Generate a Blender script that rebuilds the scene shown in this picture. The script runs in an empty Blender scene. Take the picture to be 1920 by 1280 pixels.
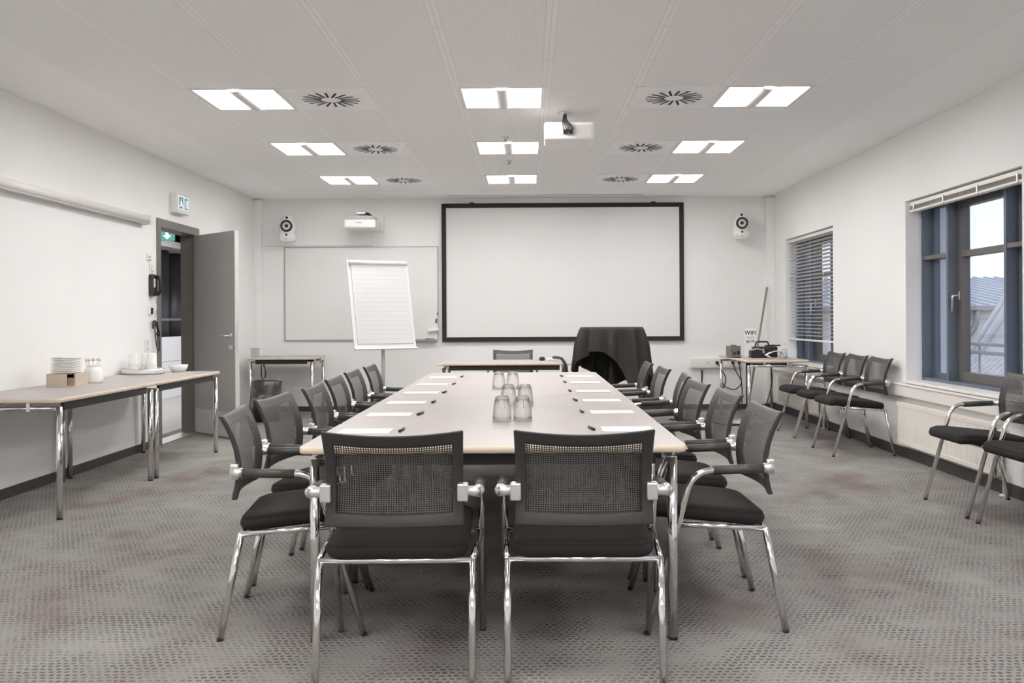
import bpy, bmesh, math, random
from mathutils import Vector, Matrix
random.seed(7)
S = bpy.context.scene
COL = S.collection
PI = math.pi
R = math.radians

# ------------------------------------------------------------------ materials
def lin(c):
    return c / 12.92 if c <= 0.04045 else ((c + 0.055) / 1.055) ** 2.4
def rgb(r, g, b):
    return (lin(r / 255), lin(g / 255), lin(b / 255), 1)

class Mat:
    """small helper around a node tree"""
    def __init__(s, name):
        s.m = bpy.data.materials.new(name); s.m.use_nodes = True
        s.t = s.m.node_tree; s.n = s.t.nodes; s.l = s.t.links
        s.b = s.n['Principled BSDF']; s.out = s.n['Material Output']
    def node(s, kind, **kw):
        n = s.n.new(kind)
        for k, v in kw.items(): setattr(n, k, v)
        return n
    def put(s, sock, v):
        if isinstance(v, bpy.types.NodeSocket): s.l.new(v, sock)
        else: sock.default_value = v
    def math(s, op, a, b=0.0, c=None):
        n = s.node('ShaderNodeMath', operation=op)
        s.put(n.inputs[0], a); s.put(n.inputs[1], b)
        if c is not None: s.put(n.inputs[2], c)
        return n.outputs[0]
    def mix(s, f, a, b):
        n = s.node('ShaderNodeMix', data_type='RGBA')
        s.put(n.inputs[0], f); s.put(n.inputs[6], a); s.put(n.inputs[7], b)
        return n.outputs[2]
    def coord(s, which='Object'):
        return s.node('ShaderNodeTexCoord').outputs[which]
    def xyz(s, v):
        n = s.node('ShaderNodeSeparateXYZ'); s.l.new(v, n.inputs[0]); return n.outputs
    def noise(s, scale, detail=2, vec=None, rough=.5):
        n = s.node('ShaderNodeTexNoise'); n.inputs['Scale'].default_value = scale
        n.inputs['Detail'].default_value = detail; n.inputs['Roughness'].default_value = rough
        s.l.new(vec if vec is not None else s.coord(), n.inputs['Vector']); return n.outputs['Fac']
    def ramp(s, f, stops):
        n = s.node('ShaderNodeValToRGB'); e = n.color_ramp.elements
        while len(e) < len(stops): e.new(.5)
        for i, (p, c) in enumerate(stops): e[i].position = p; e[i].color = c
        s.l.new(f, n.inputs[0]); return n.outputs[0]
    def bump(s, h, strength, dist=.001):
        n = s.node('ShaderNodeBump'); n.inputs['Strength'].default_value = strength
        n.inputs['Distance'].default_value = dist; s.l.new(h, n.inputs['Height'])
        s.l.new(n.outputs[0], s.b.inputs['Normal'])
    def set(s, **kw):
        for k, v in kw.items(): s.put(s.b.inputs[k], v)
        return s

def plain(name, col, rough=.5, metal=0., var=.0, scale=30, bump=0., spec=.5):
    M = Mat(name)
    M.set(Roughness=rough, Metallic=metal)
    M.b.inputs['Specular IOR Level'].default_value = spec
    f = M.noise(scale, 3)
    lo = tuple(c * (1 - var) for c in col[:3]) + (1,)
    hi = tuple(min(1, c * (1 + var)) for c in col[:3]) + (1,)
    M.set(**{'Base Color': M.ramp(f, [(.3, lo), (.7, hi)])})
    if bump: M.bump(f, bump)
    return M.m

def emis(name, col, strength):
    M = Mat(name)
    M.set(**{'Base Color': tuple(c * .5 for c in col[:3]) + (1,), 'Emission Color': col, 'Emission Strength': strength})
    return M.m

WALL = plain('wall_paint', (.85, .846, .837, 1), .85, var=.012, scale=2.0, spec=.2)
CHROME = plain('chrome', (.74, .73, .72, 1), .13, 1., var=.02, scale=8)
ALU = plain('cast_aluminium', (.75, .75, .74, 1), .34, 1., var=.05, scale=20)
STEEL = plain('satin_steel', (.78, .77, .76, 1), .3, 1., var=.03)
BLACKFAB = plain('black_fabric', (.0175, .0150, .0135, 1), .8, var=.18, scale=400, bump=.25, spec=.35)
PIPING = plain('black_piping', (.008, .008, .008, 1), .8)
DKPLASTIC = plain('charcoal_plastic', (.031, .0300, .029, 1), .42, var=.05, scale=80, bump=.05)
BLACKPLASTIC = plain('black_plastic', (.012, .012, .012, 1), .4, var=.05)
PADRUB = plain('dark_arm_pad', (.055, .054, .047, 1), .42, var=.06, scale=60)
LAMINATE = plain('pale_laminate', (.455, .412, .402, 1), .42, var=.025, scale=5, spec=.3)
BEECH = plain('beech_edge', (.68, .58, .46, 1), .45, var=.07, scale=14)
APRON = plain('dark_apron', (.02, .019, .018, 1), .5, var=.05)
WHITEPL = plain('white_plastic', (.82, .81, .79, 1), .38, var=.015, scale=10)
WHITEMETAL = plain('white_enamel', (.82, .79, .75, 1), .35, var=.012, scale=5)
CREAM = plain('cream_radiator_enamel', (.80, .76, .70, 1), .35, var=.012, scale=5)
PAPER = plain('white_paper', (.80, .795, .785, 1), .9, var=.01, scale=12, spec=.1)
PORCELAIN = plain('white_porcelain', (.86, .85, .83, 1), .15, var=.01)
SCREENW = plain('projection_fabric', (.77, .765, .757, 1), .9, var=.008, scale=2, spec=.1)
BOARDW = plain('whiteboard_enamel', (.78, .775, .765, 1), .3, var=.015, scale=1.5)
BLACKFRAME = plain('black_velvet_frame', (.02, .019, .018, 1), .75, var=.1, scale=60)
DOORGREY = plain('door_grey', (.43, .42, .41, 1), .45, var=.03, scale=4)
FRAMEGREY = plain('door_frame_grey', (.19, .181, .165, 1), .45, var=.03, scale=4)
BASEGREY = plain('baseboard_grey', (.055, .05, .046, 1), .55, var=.05, scale=5)
WINFRAME = plain('window_frame_blue_grey', (.125, .15, .19, 1), .45, var=.05, scale=4)
WINBROWN = plain('window_frame_brown_grey', (.135, .125, .118, 1), .4, var=.05, scale=4)
BLINDM = plain('blind_slat_enamel', (.82, .80, .77, 1), .4, var=.03, scale=5)
GREYLINE = plain('grey_metal_trim', (.42, .41, .40, 1), .4, .3, var=.03)
PALEGREY = plain('pale_grey_plastic', (.62, .60, .58, 1), .5, var=.03)
WOODBOX = plain('pale_cardboard', (.58, .49, .39, 1), .75, var=.06, scale=25)
BROOM = plain('wooden_pole', (.30, .25, .20, 1), .6, var=.12, scale=20)
TISSUE = plain('olive_grey_card', (.20, .185, .155, 1), .7, var=.1, scale=20)
CLOTH = plain('black_tablecloth_fabric', (.036, .033, .031, 1), .75, var=.15, scale=250, bump=.2, spec=.3)
INK = plain('black_ink', (.015, .015, .017, 1), .7)
GREYINK = plain('grey_ink', (.35, .35, .36, 1), .7)
GREEN = plain('sign_green', (.03, .22, .14, 1), .5)
DARKGREY = plain('dark_grey_steel', (.06, .06, .065, 1), .4, .4, var=.05)
CONCRETE = plain('corridor_linoleum', (.45, .44, .42, 1), .35, var=.05, scale=4)
RED = plain('red_plastic', (.35, .03, .03, 1), .4)
LAMP = emis('lamp_diffuser', (1, .985, .97, 1), 17.0)
LAMPCOVER = plain('lamp_cover_white', (.72, .71, .70, 1), .5, var=.01)
CORRFILL = emis('corridor_fill', (1, .94, .89, 1), 3.8)
SIGNLIT = emis('lit_sign_panel', (.85, .95, .97, 1), .5)
SIGNGREEN = emis('lit_sign_green', (.035, .20, .15, 1), .55)

def glass_mat(name, tint=(1, 1, 1, 1), rough=0., ior=1.45, thin=False):
    M = Mat(name)
    if thin:
        tr = M.node('ShaderNodeBsdfTransparent'); tr.inputs[0].default_value = tint
        gl = M.node('ShaderNodeBsdfGlossy'); gl.inputs['Roughness'].default_value = .02
        fr = M.node('ShaderNodeLayerWeight'); fr.inputs[0].default_value = .5
        mx = M.node('ShaderNodeMixShader')
        fac = M.math('ADD', M.math('MULTIPLY', M.math('POWER', fr.outputs[1], 4.0), .5), .03)
        M.l.new(fac, mx.inputs[0]); M.l.new(tr.outputs[0], mx.inputs[1]); M.l.new(gl.outputs[0], mx.inputs[2])
        M.l.new(mx.outputs[0], M.out.inputs[0])
    else:
        M.set(**{'Base Color': tint, 'Roughness': rough, 'IOR': ior, 'Transmission Weight': 1.0})
    return M.m
def tumbler_mat():
    M = Mat('tumbler_glass')
    M.set(**{'Base Color': (.98, 1, .99, 1), 'Roughness': .02, 'IOR': 1.4, 'Transmission Weight': 1.0})
    tr = M.node('ShaderNodeBsdfTransparent'); tr.inputs[0].default_value = (.985, .99, .99, 1); mx = M.node('ShaderNodeMixShader'); mx.inputs[0].default_value = .78
    M.l.new(tr.outputs[0], mx.inputs[1]); M.l.new(M.b.outputs[0], mx.inputs[2]); M.l.new(mx.outputs[0], M.out.inputs[0])
    return M.m
PANE = glass_mat('window_pane_glass', (.97, .98, 1, 1), thin=True)
TUMBLER = tumbler_mat()
CLEARPL = glass_mat('clear_plastic', (.9, .9, .9, 1), thin=True)

def film_mat():
    M = Mat('plastic_bag_film')
    M.set(**{'Base Color': (.72, .70, .68, 1), 'Roughness': .18})
    tr = M.node('ShaderNodeBsdfTransparent'); mx = M.node('ShaderNodeMixShader')
    f = M.ramp(M.noise(14, 6), [(.5, (.04, .04, .04, 1)), (.72, (.42, .42, .42, 1))])
    M.l.new(f, mx.inputs[0]); M.l.new(tr.outputs[0], mx.inputs[1]); M.l.new(M.b.outputs[0], mx.inputs[2])
    M.l.new(mx.outputs[0], M.out.inputs[0])
    return M.m
FILM = film_mat()

def mesh_mat():
    """open woven chair mesh: threads with see-through holes, from the panel's own UV map in metres"""
    M = Mat('woven_chair_mesh')
    uv = M.xyz(M.coord('UV'))
    def thread(c, pitch, w):
        f = M.math('FRACT', M.math('DIVIDE', c, pitch))
        return M.math('LESS_THAN', f, w)
    tv = thread(uv[0], .0082, .50); th = thread(uv[1], .0071, .52)
    t = M.math('MAXIMUM', tv, th)
    both = M.math('MULTIPLY', tv, th)
    M.set(**{'Base Color': M.mix(both, (.044, .040, .036, 1), (.12, .114, .108, 1)), 'Roughness': .5})
    tr = M.node('ShaderNodeBsdfTransparent'); mx = M.node('ShaderNodeMixShader')
    M.l.new(t, mx.inputs[0]); M.l.new(tr.outputs[0], mx.inputs[1]); M.l.new(M.b.outputs[0], mx.inputs[2])
    M.l.new(mx.outputs[0], M.out.inputs[0])
    return M.m
MESH = mesh_mat()

def carpet_mat():
    M = Mat('grey_patterned_carpet')
    p = M.coord('Object')
    nz = M.node('ShaderNodeTexNoise'); nz.inputs['Scale'].default_value = 19; nz.inputs['Detail'].default_value = 1; M.l.new(p, nz.inputs['Vector'])
    jt = M.node('ShaderNodeVectorMath', operation='MULTIPLY_ADD'); M.l.new(nz.outputs['Color'], jt.inputs[0]); jt.inputs[1].default_value = (.026, .020, 0); M.l.new(p, jt.inputs[2])
    x = M.xyz(jt.outputs[0])
    row = M.math('FLOOR', M.math('DIVIDE', x[1], .025))
    odd = M.math('MODULO', M.math('ABSOLUTE', row), 2.0)
    u = M.math('FRACT', M.math('ADD', M.math('DIVIDE', x[0], .0268), M.math('MULTIPLY', odd, .5)))
    v = M.math('FRACT', M.math('DIVIDE', x[1], .025))
    du = M.math('ABSOLUTE', M.math('SUBTRACT', u, .5)); dv = M.math('ABSOLUTE', M.math('SUBTRACT', v, .5))
    mu = M.node('ShaderNodeMapRange', interpolation_type='SMOOTHSTEP')
    M.put(mu.inputs[0], du); M.put(mu.inputs[1], .24); M.put(mu.inputs[2], .37); M.put(mu.inputs[3], 1.); M.put(mu.inputs[4], 0.)
    mv = M.node('ShaderNodeMapRange', interpolation_type='SMOOTHSTEP')
    M.put(mv.inputs[0], dv); M.put(mv.inputs[1], .16); M.put(mv.inputs[2], .34); M.put(mv.inputs[3], 1.); M.put(mv.inputs[4], 0.)
    dash = M.math('MULTIPLY', mu.outputs[0], mv.outputs[0])
    vary = M.ramp(M.noise(4.2, 4, None, .65), [(.36, (.12, .12, .12, 1)), (.6, (1, 1, 1, 1))])
    dash = M.math('MULTIPLY', dash, vary)
    mp = M.node('ShaderNodeMapping'); mp.inputs['Scale'].default_value = (1.0, .72, 1); mp.inputs['Rotation'].default_value = (0, 0, .5)
    M.l.new(p, mp.inputs[0])
    big = M.noise(1.7, 3, mp.outputs[0], .55)
    base = M.ramp(big, [(.32, (.222, .182, .173, 1)), (.43, (.28, .253, .243, 1)), (.54, (.295, .288, .275, 1)), (.68, (.345, .33, .302, 1))])
    fib = M.noise(420, 2)
    base = M.mix(M.math('MULTIPLY', M.math('SUBTRACT', fib, .5), .9), base, (.55, .54, .52, 1))
    col = M.mix(M.math('MULTIPLY', dash, .80), base, (.075, .068, .065, 1))
    M.set(**{'Base Color': col, 'Roughness': .95})
    M.b.inputs['Specular IOR Level'].default_value = .1
    h = M.math('SUBTRACT', fib, M.math('MULTIPLY', dash, 1.2))
    M.bump(h, .5, .003)
    return M.m
CARPET = carpet_mat()

GX, GY, GP = -2.27, 4.66, .6
def ceiling_mat():
    M = Mat('perforated_ceiling_tile')
    x = M.xyz(M.coord('Object'))
    def band(c, off, half):
        f = M.math('FRACT', M.math('DIVIDE', M.math('ADD', c, 60 * GP - off), GP))
        d = M.math('MULTIPLY', M.math('ABSOLUTE', M.math('SUBTRACT', f, M.math('ROUND', f))), GP)
        inside = M.math('LESS_THAN', d, half)
        ln = M.math('MULTIPLY', inside, M.math('GREATER_THAN', d, half - .004))
        mid = M.math('LESS_THAN', d, .0022)
        return inside, M.math('MAXIMUM', ln, mid)
    bx, lx = band(x[0], GX, .032); by, ly = band(x[1], GY, .018)
    b = M.math('MAXIMUM', bx, by); l = M.math('MAXIMUM', lx, ly)
    def dot(c):
        f = M.math('FRACT', M.math('DIVIDE', c, .0125))
        return M.math('SUBTRACT', f, .5)
    a, c = dot(x[0]), dot(x[1])
    r = M.math('SQRT', M.math('ADD', M.math('MULTIPLY', a, a), M.math('MULTIPLY', c, c)))
    hole = M.math('MULTIPLY', M.math('LESS_THAN', r, .23), .36)
    tile = M.mix(hole, (.955, .95, .942, 1), (.30, .29, .28, 1))
    col = M.mix(b, tile, (.96, .957, .952, 1))
    col = M.mix(M.math('MULTIPLY', l, .32), col, (.5, .49, .48, 1))
    M.set(**{'Base Color': col, 'Roughness': .8})
    M.b.inputs['Specular IOR Level'].default_value = .15
    return M.m
CEIL = ceiling_mat()

# ------------------------------------------------------------------ mesh helpers
def B(): return bmesh.new()

def box(bm, x0, x1, y0, y1, z0, z1, mi=0):
    v = [bm.verts.new((x, y, z)) for z in (z0, z1) for y in (y0, y1) for x in (x0, x1)]
    fs = [(0, 2, 3, 1), (4, 5, 7, 6), (0, 1, 5, 4), (2, 6, 7, 3), (0, 4, 6, 2), (1, 3, 7, 5)]
    out = []
    for f in fs:
        q = bm.faces.new([v[i] for i in f]); q.material_index = mi; out.append(q)
    return v

def rbox(bm, x0, x1, y0, y1, z0, z1, r=.01, seg=2, mi=0):
    """box with rounded edges"""
    t = bmesh.new(); box(t, x0, x1, y0, y1, z0, z1)
    bmesh.ops.bevel(t, geom=t.edges[:] + t.verts[:], offset=r, segments=seg, profile=.5, affect='EDGES')
    merge(bm, t, mi)

def merge(bm, t, mi=0, M=None):
    mp = {}
    for v in t.verts: mp[v] = bm.verts.new(M @ v.co if M else v.co)
    for f in t.faces:
        try:
            q = bm.faces.new([mp[v] for v in f.verts]); q.material_index = mi if mi else f.material_index; q.smooth = f.smooth
        except ValueError: pass
    t.free()

def fillet(pts, rad, n=6):
    pts = [Vector(p) for p in pts]; out = [pts[0]]
    for i in range(1, len(pts) - 1):
        p = pts[i]; a = (pts[i - 1] - p); b = (pts[i + 1] - p)
        r = rad[i - 1] if isinstance(rad, (list, tuple)) else rad
        d = min(r, a.length * .49, b.length * .49)
        A = p + a.normalized() * d; C = p + b.normalized() * d
        for k in range(n + 1):
            t = k / n; out.append(A * (1 - t) ** 2 + p * 2 * t * (1 - t) + C * t * t)
    out.append(pts[-1]); return out

def tube(bm, pts, r, seg=12, mi=0, cap=True):
    pts = [Vector(p) for p in pts]; rings = []
    up = None
    for i, p in enumerate(pts):
        if i == 0: d = pts[1] - p
        elif i == len(pts) - 1: d = p - pts[i - 1]
        else: d = (pts[i + 1] - p).normalized() + (p - pts[i - 1]).normalized()
        d.normalize()
        if up is None:
            up = Vector((0, 0, 1)) if abs(d.z) < .9 else Vector((1, 0, 0))
        n = (up - d * up.dot(d)).normalized(); up = n; bnm = d.cross(n)
        rr = r[i] if isinstance(r, (list, tuple)) else r
        rings.append([bm.verts.new(p + (n * math.cos(2 * PI * k / seg) + bnm * math.sin(2 * PI * k / seg)) * rr) for k in range(seg)])
    for a, b in zip(rings, rings[1:]):
        for k in range(seg):
            f = bm.faces.new((a[k], a[(k + 1) % seg], b[(k + 1) % seg], b[k])); f.smooth = True; f.material_index = mi
    if cap:
        f = bm.faces.new(rings[0][::-1]); f.material_index = mi
        f = bm.faces.new(rings[-1]); f.material_index = mi

def lathe(bm, prof, seg=24, c=(0, 0, 0), M=None, mi=0, sx=1, sy=1):
    """revolve (r,z) profile about z"""
    c = Vector(c); rings = []
    for r, z in prof:
        if r < 1e-6:
            p = Vector((0, 0, z)); p = (M @ p if M else p) + c
            rings.append([bm.verts.new(p)])
        else:
            ring = []
            for k in range(seg):
                a = 2 * PI * k / seg; p = Vector((r * sx * math.cos(a), r * sy * math.sin(a), z)); p = (M @ p if M else p) + c
                ring.append(bm.verts.new(p))
            rings.append(ring)
    for a, b in zip(rings, rings[1:]):
        for k in range(seg):
            k2 = (k + 1) % seg
            if len(a) == 1 and len(b) == 1: continue
            if len(a) == 1: vs = (a[0], b[k2], b[k])
            elif len(b) == 1: vs = (a[k], a[k2], b[0])
            else: vs = (a[k], a[k2], b[k2], b[k])
            f = bm.faces.new(vs); f.smooth = True; f.material_index = mi

def rrect(x0, x1, y0, y1, r, n=5):
    o = []
    for cx, cy, a0 in ((x1 - r, y1 - r, 0), (x0 + r, y1 - r, 90), (x0 + r, y0 + r, 180), (x1 - r, y0 + r, 270)):
        for k in range(n + 1):
            a = R(a0 + 90 * k / n); o.append((cx + r * math.cos(a), cy + r * math.sin(a)))
    return o

def slab(bm, x0, x1, y0, y1, z0, z1, r=.03, e=.006, mi_side=0):
    """rounded-corner table top with eased edge; side faces take material mi_side"""
    rings = []
    for ins, z in ((e, z0), (0, z0 + e), (0, z1 - e), (e, z1)):
        rings.append([bm.verts.new((x, y, z)) for x, y in rrect(x0 + ins, x1 - ins, y0 + ins, y1 - ins, r)])
    n = len(rings[0])
    for a, b in zip(rings, rings[1:]):
        for k in range(n):
            f = bm.faces.new((a[k], a[(k + 1) % n], b[(k + 1) % n], b[k])); f.material_index = mi_side; f.smooth = True
    bm.faces.new(rings[0][::-1]); bm.faces.new(rings[-1])

def ob(name, bm, mat, parent=None, M=None, bevel=0, smooth=None):
    me = bpy.data.meshes.new(name)
    bmesh.ops.recalc_face_normals(bm, faces=bm.faces[:])
    if smooth is not None:
        for f in bm.faces: f.smooth = smooth
    bm.to_mesh(me); bm.free()
    for m in (mat if isinstance(mat, (list, tuple)) else [mat]): me.materials.append(m)
    o = bpy.data.objects.new(name, me); COL.objects.link(o)
    if parent: o.parent = parent
    if M: o.matrix_local = M
    if bevel:
        b = o.modifiers.new('bevel', 'BEVEL'); b.width = bevel; b.segments = 2; b.limit_method = 'ANGLE'; b.angle_limit = R(40)
    return o

def tag(o, label, cat, group=None, kind=None):
    o['label'] = label; o['category'] = cat
    if group: o['group'] = group
    if kind: o['kind'] = kind
    return o

def thing(name, label, cat, loc=(0, 0, 0), rz=0, group=None):
    o = bpy.data.objects.new(name, None); COL.objects.link(o); o.empty_display_size = .1
    o.location = loc; o.rotation_euler = (0, 0, rz)
    return tag(o, label, cat, group)

def struct(name, bm, mat, parent=None, **kw):
    o = ob(name, bm, mat, parent, **kw)
    if parent is None: o['kind'] = 'structure'
    return o

def dup(root, label, loc, rz=0, group=None):
    r = root.copy(); COL.objects.link(r); r.location = loc; r.rotation_euler = (0, 0, rz); r['label'] = label
    if group: r['group'] = group
    for ch in root.children:
        c = ch.copy(); COL.objects.link(c); c.parent = r
        for g in ch.children:
            d = g.copy(); COL.objects.link(d); d.parent = c
    return r

# ------------------------------------------------------------------ room
XL, XR, YB, YF, H = -3.482, 3.142, 11.27, -2.4, 2.718
DY0, DY1, DZ = 8.31, 9.23, 2.09            # doorway
WT = .14                                     # left wall thickness
bm = B(); box(bm, XL - .3, XR + .02, YF, YB + .1, -.1, 0); struct('floor', bm, CARPET)

bm = B()
box(bm, XL - WT, XL, YF, DY0, 0, H + .25); box(bm, XL - WT, XL, DY1, YB + .1, 0, H + .25); box(bm, XL - WT, XL, DY0, DY1, DZ, H + .25)
struct('wall_left', bm, WALL)
bm = B(); box(bm, XL, XR + .4, YB, YB + .12, 0, H + .25); struct('wall_back', bm, WALL)
bm = B(); box(bm, XL - WT, XR + .4, YF - .12, YF, 0, H + .25); struct('wall_front', bm, WALL)
WINS = [(9.06, 10.73, .645, 2.115), (5.59, 7.318, .645, 2.13), (2.12, 3.85, .645, 2.13), (-1.35, .38, .645, 2.13)]
bm = B(); T = .42
ys = [YF] + [v for w in sorted(WINS) for v in w[:2]] + [YB]
for i in range(0, len(ys), 2): box(bm, XR, XR + T, ys[i], ys[i + 1], 0, H + .25)
for y0, y1, z0, z1 in WINS:
    box(bm, XR, XR + T, y0, y1, 0, z0); box(bm, XR, XR + T, y0, y1, z1, H + .25)
struct('wall_right', bm, WALL)

# ceiling: plasterboard margin + tile field with openings for the luminaires
LX = [-2.27, -.47, 1.33]; LY = [5.86, 7.66, 9.46, 2.26, .46, -1.34]  # first unseen row of lights is added to brighten the near end
DX = [-1.67, .73]
FX0, FX1, FY0, FY1 = GX - GP, GX + 8 * GP, GY - 11 * GP, GY + 10 * GP
bm = B(); bp = B()
def cell_is_light(x, y):
    return any(abs(x - a) < .01 for a in LX) and any(abs(y - b) < .01 for b in LY)
for i in range(9):
    for j in range(21):
        x, y = FX0 + i * GP, FY0 + j * GP
        if cell_is_light(x, y): continue
        v = [bm.verts.new(p) for p in ((x, y, H), (x, y + GP, H), (x + GP, y + GP, H), (x + GP, y, H))]
        bm.faces.new(v)
bmesh.ops.remove_doubles(bm, verts=bm.verts[:], dist=.001)
ce = struct('ceiling', bm, CEIL)
bm = B()
for x0, x1, y0, y1 in ((XL, FX0, YF, YB), (FX1, XR, YF, YB), (FX0, FX1, FY1, YB), (FX0, FX1, YF, FY0)):
    box(bm, x0, x1, y0, y1, H, H + .02)
struct('trim_1', bm, plain('ceiling_plaster', (.94, .937, .93, 1), .85, var=.01, scale=2, spec=.15))
bm = B(); box(bm, XL - WT, XR + .4, YF - .1, YB + .1, H + .25, H + .3); struct('trim_2', bm, WALL)

bm = B(); box(bm, XL, XL + .014, YF, DY0 - .06, 0, .07); box(bm, XL, XL + .014, DY1 + .07, YB, 0, .07); struct('baseboard_left', bm, BASEGREY, bevel=.003)
bm = B(); box(bm, XL + .014, XR - .014, YB - .014, YB, 0, .066); struct('baseboard_back', bm, BASEGREY, bevel=.003)
bm = B(); box(bm, XR - .014, XR, YF, YB - .014, 0, .085); struct('baseboard_right', bm, BASEGREY, bevel=.003)

# vertical pipe casings in the two back corners, dado line, conduits
bm = B(); box(bm, XL, XL + .095, YB - .09, YB, .07, H - .02); struct('trim_3', bm, WALL, bevel=.006)
bm = B(); box(bm, XR - .11, XR, YB - .09, YB, .09, H - .02); struct('trim_4', bm, WALL, bevel=.006)
bm = B(); box(bm, -3.36, -1.99, YB - .006, YB, 2.112, 2.122); struct('trim_5', bm, PALEGREY)
bm = B(); box(bm, -3.10, -3.08, YB - .014, YB, 2.46, H); struct('trim_6', bm, WALL)
bm = B(); box(bm, 2.73, 2.75, YB - .014, YB, 2.46, H); struct('trim_7', bm, WALL)
bm = B(); box(bm, -2.05, -1.99, YB - .014, YB, 2.12, 2.35); struct('trim_8', bm, WALL)
bm = B(); box(bm, -1.0, 1.45, 10.98, 11.03, H - .004, H + .001); struct('trim_9', bm, PALEGREY)
# parapet duct under the windows, sill boards
bm = B(); box(bm, XR - .058, XR, YF, YB, .515, .612); box(bm, XR - .066, XR, YF, YB, .604, .618); struct('trim_10', bm, WHITEMETAL, bevel=.004)

# ------------------------------------------------------------------ door + corridor
d = bpy.data.objects.new('door_1', None); COL.objects.link(d); d['kind'] = 'structure'; d.location = (XL, DY1, 0)
def dl(p): return (p[0] - XL, p[1] - DY1, p[2])
bm = B()
a = XL - WT - .012 - XL; b = .014
for y0, y1, z0, z1 in ((DY0 - .06, DY0 + .02, 0, DZ + .05), (DY1 - .02, DY1 + .07, 0, DZ + .05), (DY0 + .02, DY1 - .02, DZ - .03, DZ + .05)):
    box(bm, a, b, y0 - DY1, y1 - DY1, z0, z1)
ob('door_frame', bm, FRAMEGREY, d, bevel=.003)
bm = B(); box(bm, a, b, DY0 + .02 - DY1, -.02, 0, .006); ob('threshold', bm, ALU, d)
hx, hy = .022, -.012
ang = math.atan2(8.70 - 9.218, -2.90 + 3.46)
leaf = bpy.data.objects.new('door_leaf', None); COL.objects.link(leaf); leaf.parent = d
leaf.location = (hx, hy, 0); leaf.rotation_euler = (0, 0, ang)
LW = .835
bm = B(); box(bm, 0, LW, -.042, 0, .012, DZ - .035); ob('leaf_panel', bm, DOORGREY, leaf, bevel=.002)
bm = B(); box(bm, LW, LW + .012, -.042, 0, .012, DZ - .035); ob('edge_strip', bm, PALEGREY, leaf)
bm = B(); box(bm, .03, LW - .03, -.0445, -.042, .02, .26); ob('kick_plate', bm, plain('brushed_kick_plate', (.62, .61, .60, 1), .5, .15, var=.05, scale=12), leaf)
bm = B(); box(bm, LW + .012, LW + .0135, -.033, -.010, .86, 1.15); ob('lock_plate', bm, STEEL, leaf)
bm = B()
tube(bm, fillet([(LW - .07, -.042, 1.02), (LW - .07, -.095, 1.02), (LW - .20, -.095, 1.02)], .02), .0095, 10)
lathe(bm, [(0, 0), (.026, 0), (.026, .008), (0, .008)], 20, (LW - .07, -.042, 1.02), Matrix.Rotation(R(90), 4, 'X'))
ob('handle', bm, STEEL, leaf)
bm = B()
tube(bm, fillet([(LW - .07, 0, 1.02), (LW - .07, .055, 1.02), (LW - .20, .055, 1.02)], .02), .0095, 10); ob('handle', bm, STEEL, leaf)
bm = B(); rbox(bm, LW - .105, LW - .035, -.048, -.042, .885, .925, .002, 1); ob('lock_cylinder', bm, STEEL, leaf)
bm = B(); lathe(bm, [(0, 0), (.012, 0), (.009, .006), (0, .006)], 16, (.40, -.042, 1.53), Matrix.Rotation(R(90), 4, 'X')); ob('peephole', bm, STEEL, leaf)
bm = B()
for z in (.30, 1.02, 1.80): tube(bm, [(.0, -.004, z - .05), (.0, -.004, z + .05)], .008, 10)
ob('hinge', bm, STEEL, leaf)

# corridor beyond the doorway
CX = -5.45
bm = B(); box(bm, CX - 2.6, XL - WT - .0, 5.5, 17.5, -.1, -.002); struct('floor.001', bm, CONCRETE).name = 'corridor_floor'
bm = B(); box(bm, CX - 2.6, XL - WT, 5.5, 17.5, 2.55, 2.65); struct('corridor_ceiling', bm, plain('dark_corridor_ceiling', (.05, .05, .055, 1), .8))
bm = B(); box(bm, CX - 2.7, CX - 2.6, 5.5, 17.5, -.1, 2.65); struct('corridor_wall_end', bm, WALL)
bm = B(); box(bm, CX - 2.6, XL - WT, 17.5, 17.6, -.1, 2.65); struct('corridor_wall_far', bm, WALL)
bm = B(); box(bm, CX - 2.6, XL - WT, 5.4, 5.5, -.1, 2.65); struct('corridor_wall_near', bm, WALL)
bm = B(); box(bm, CX - .12, CX, 6, 17.5, 0, .55); box(bm, CX - .12, CX, 6, 17.5, .556, .92); struct('corridor_parapet_wall', bm, WALL)
bm = B(); tube(bm, [(CX - .06, 6, 1.19), (CX - .06, 17.45, 1.19)], .022, 10)
for y in (7, 9, 11, 15, 17): tube(bm, [(CX - .06, y, .92), (CX - .06, y, 1.19)], .014, 8)
tag(ob('handrail', bm, STEEL), 'steel handrail on top of the white parapet beyond the open door', 'rail')
bm = B(); box(bm, CX - 1.2, CX - .05, 6, 17.5, 2.30, 2.40); struct('corridor_beam', bm, PALEGREY)
for cx_, cy_ in ((CX - .62, 15.02), (CX - .62, 14.20), (CX - .62, 16.05)):
    bm = B(); lathe(bm, [(0, 0), (.26, 0), (.26, 2.3), (0, 2.3)], 32, (cx_, cy_, 0))
    o = ob('round_column', bm, DARKGREY)
    o['kind'] = 'structure'
t = thing('corridor_fill_light', 'added white light panel, unseen, brightening the corridor beyond the open door', 'ceiling light', (-4.6, 11.5, 2.55))  # light panel added out of sight to brighten the corridor
bm = B(); box(bm, -.45, .45, -2.2, 2.2, -.03, 0); ob('housing', bm, WHITEPL, t)
bm = B(); box(bm, -.42, .42, -2.15, 2.15, -.035, -.03); ob('diffuser', bm, CORRFILL, t)
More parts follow.
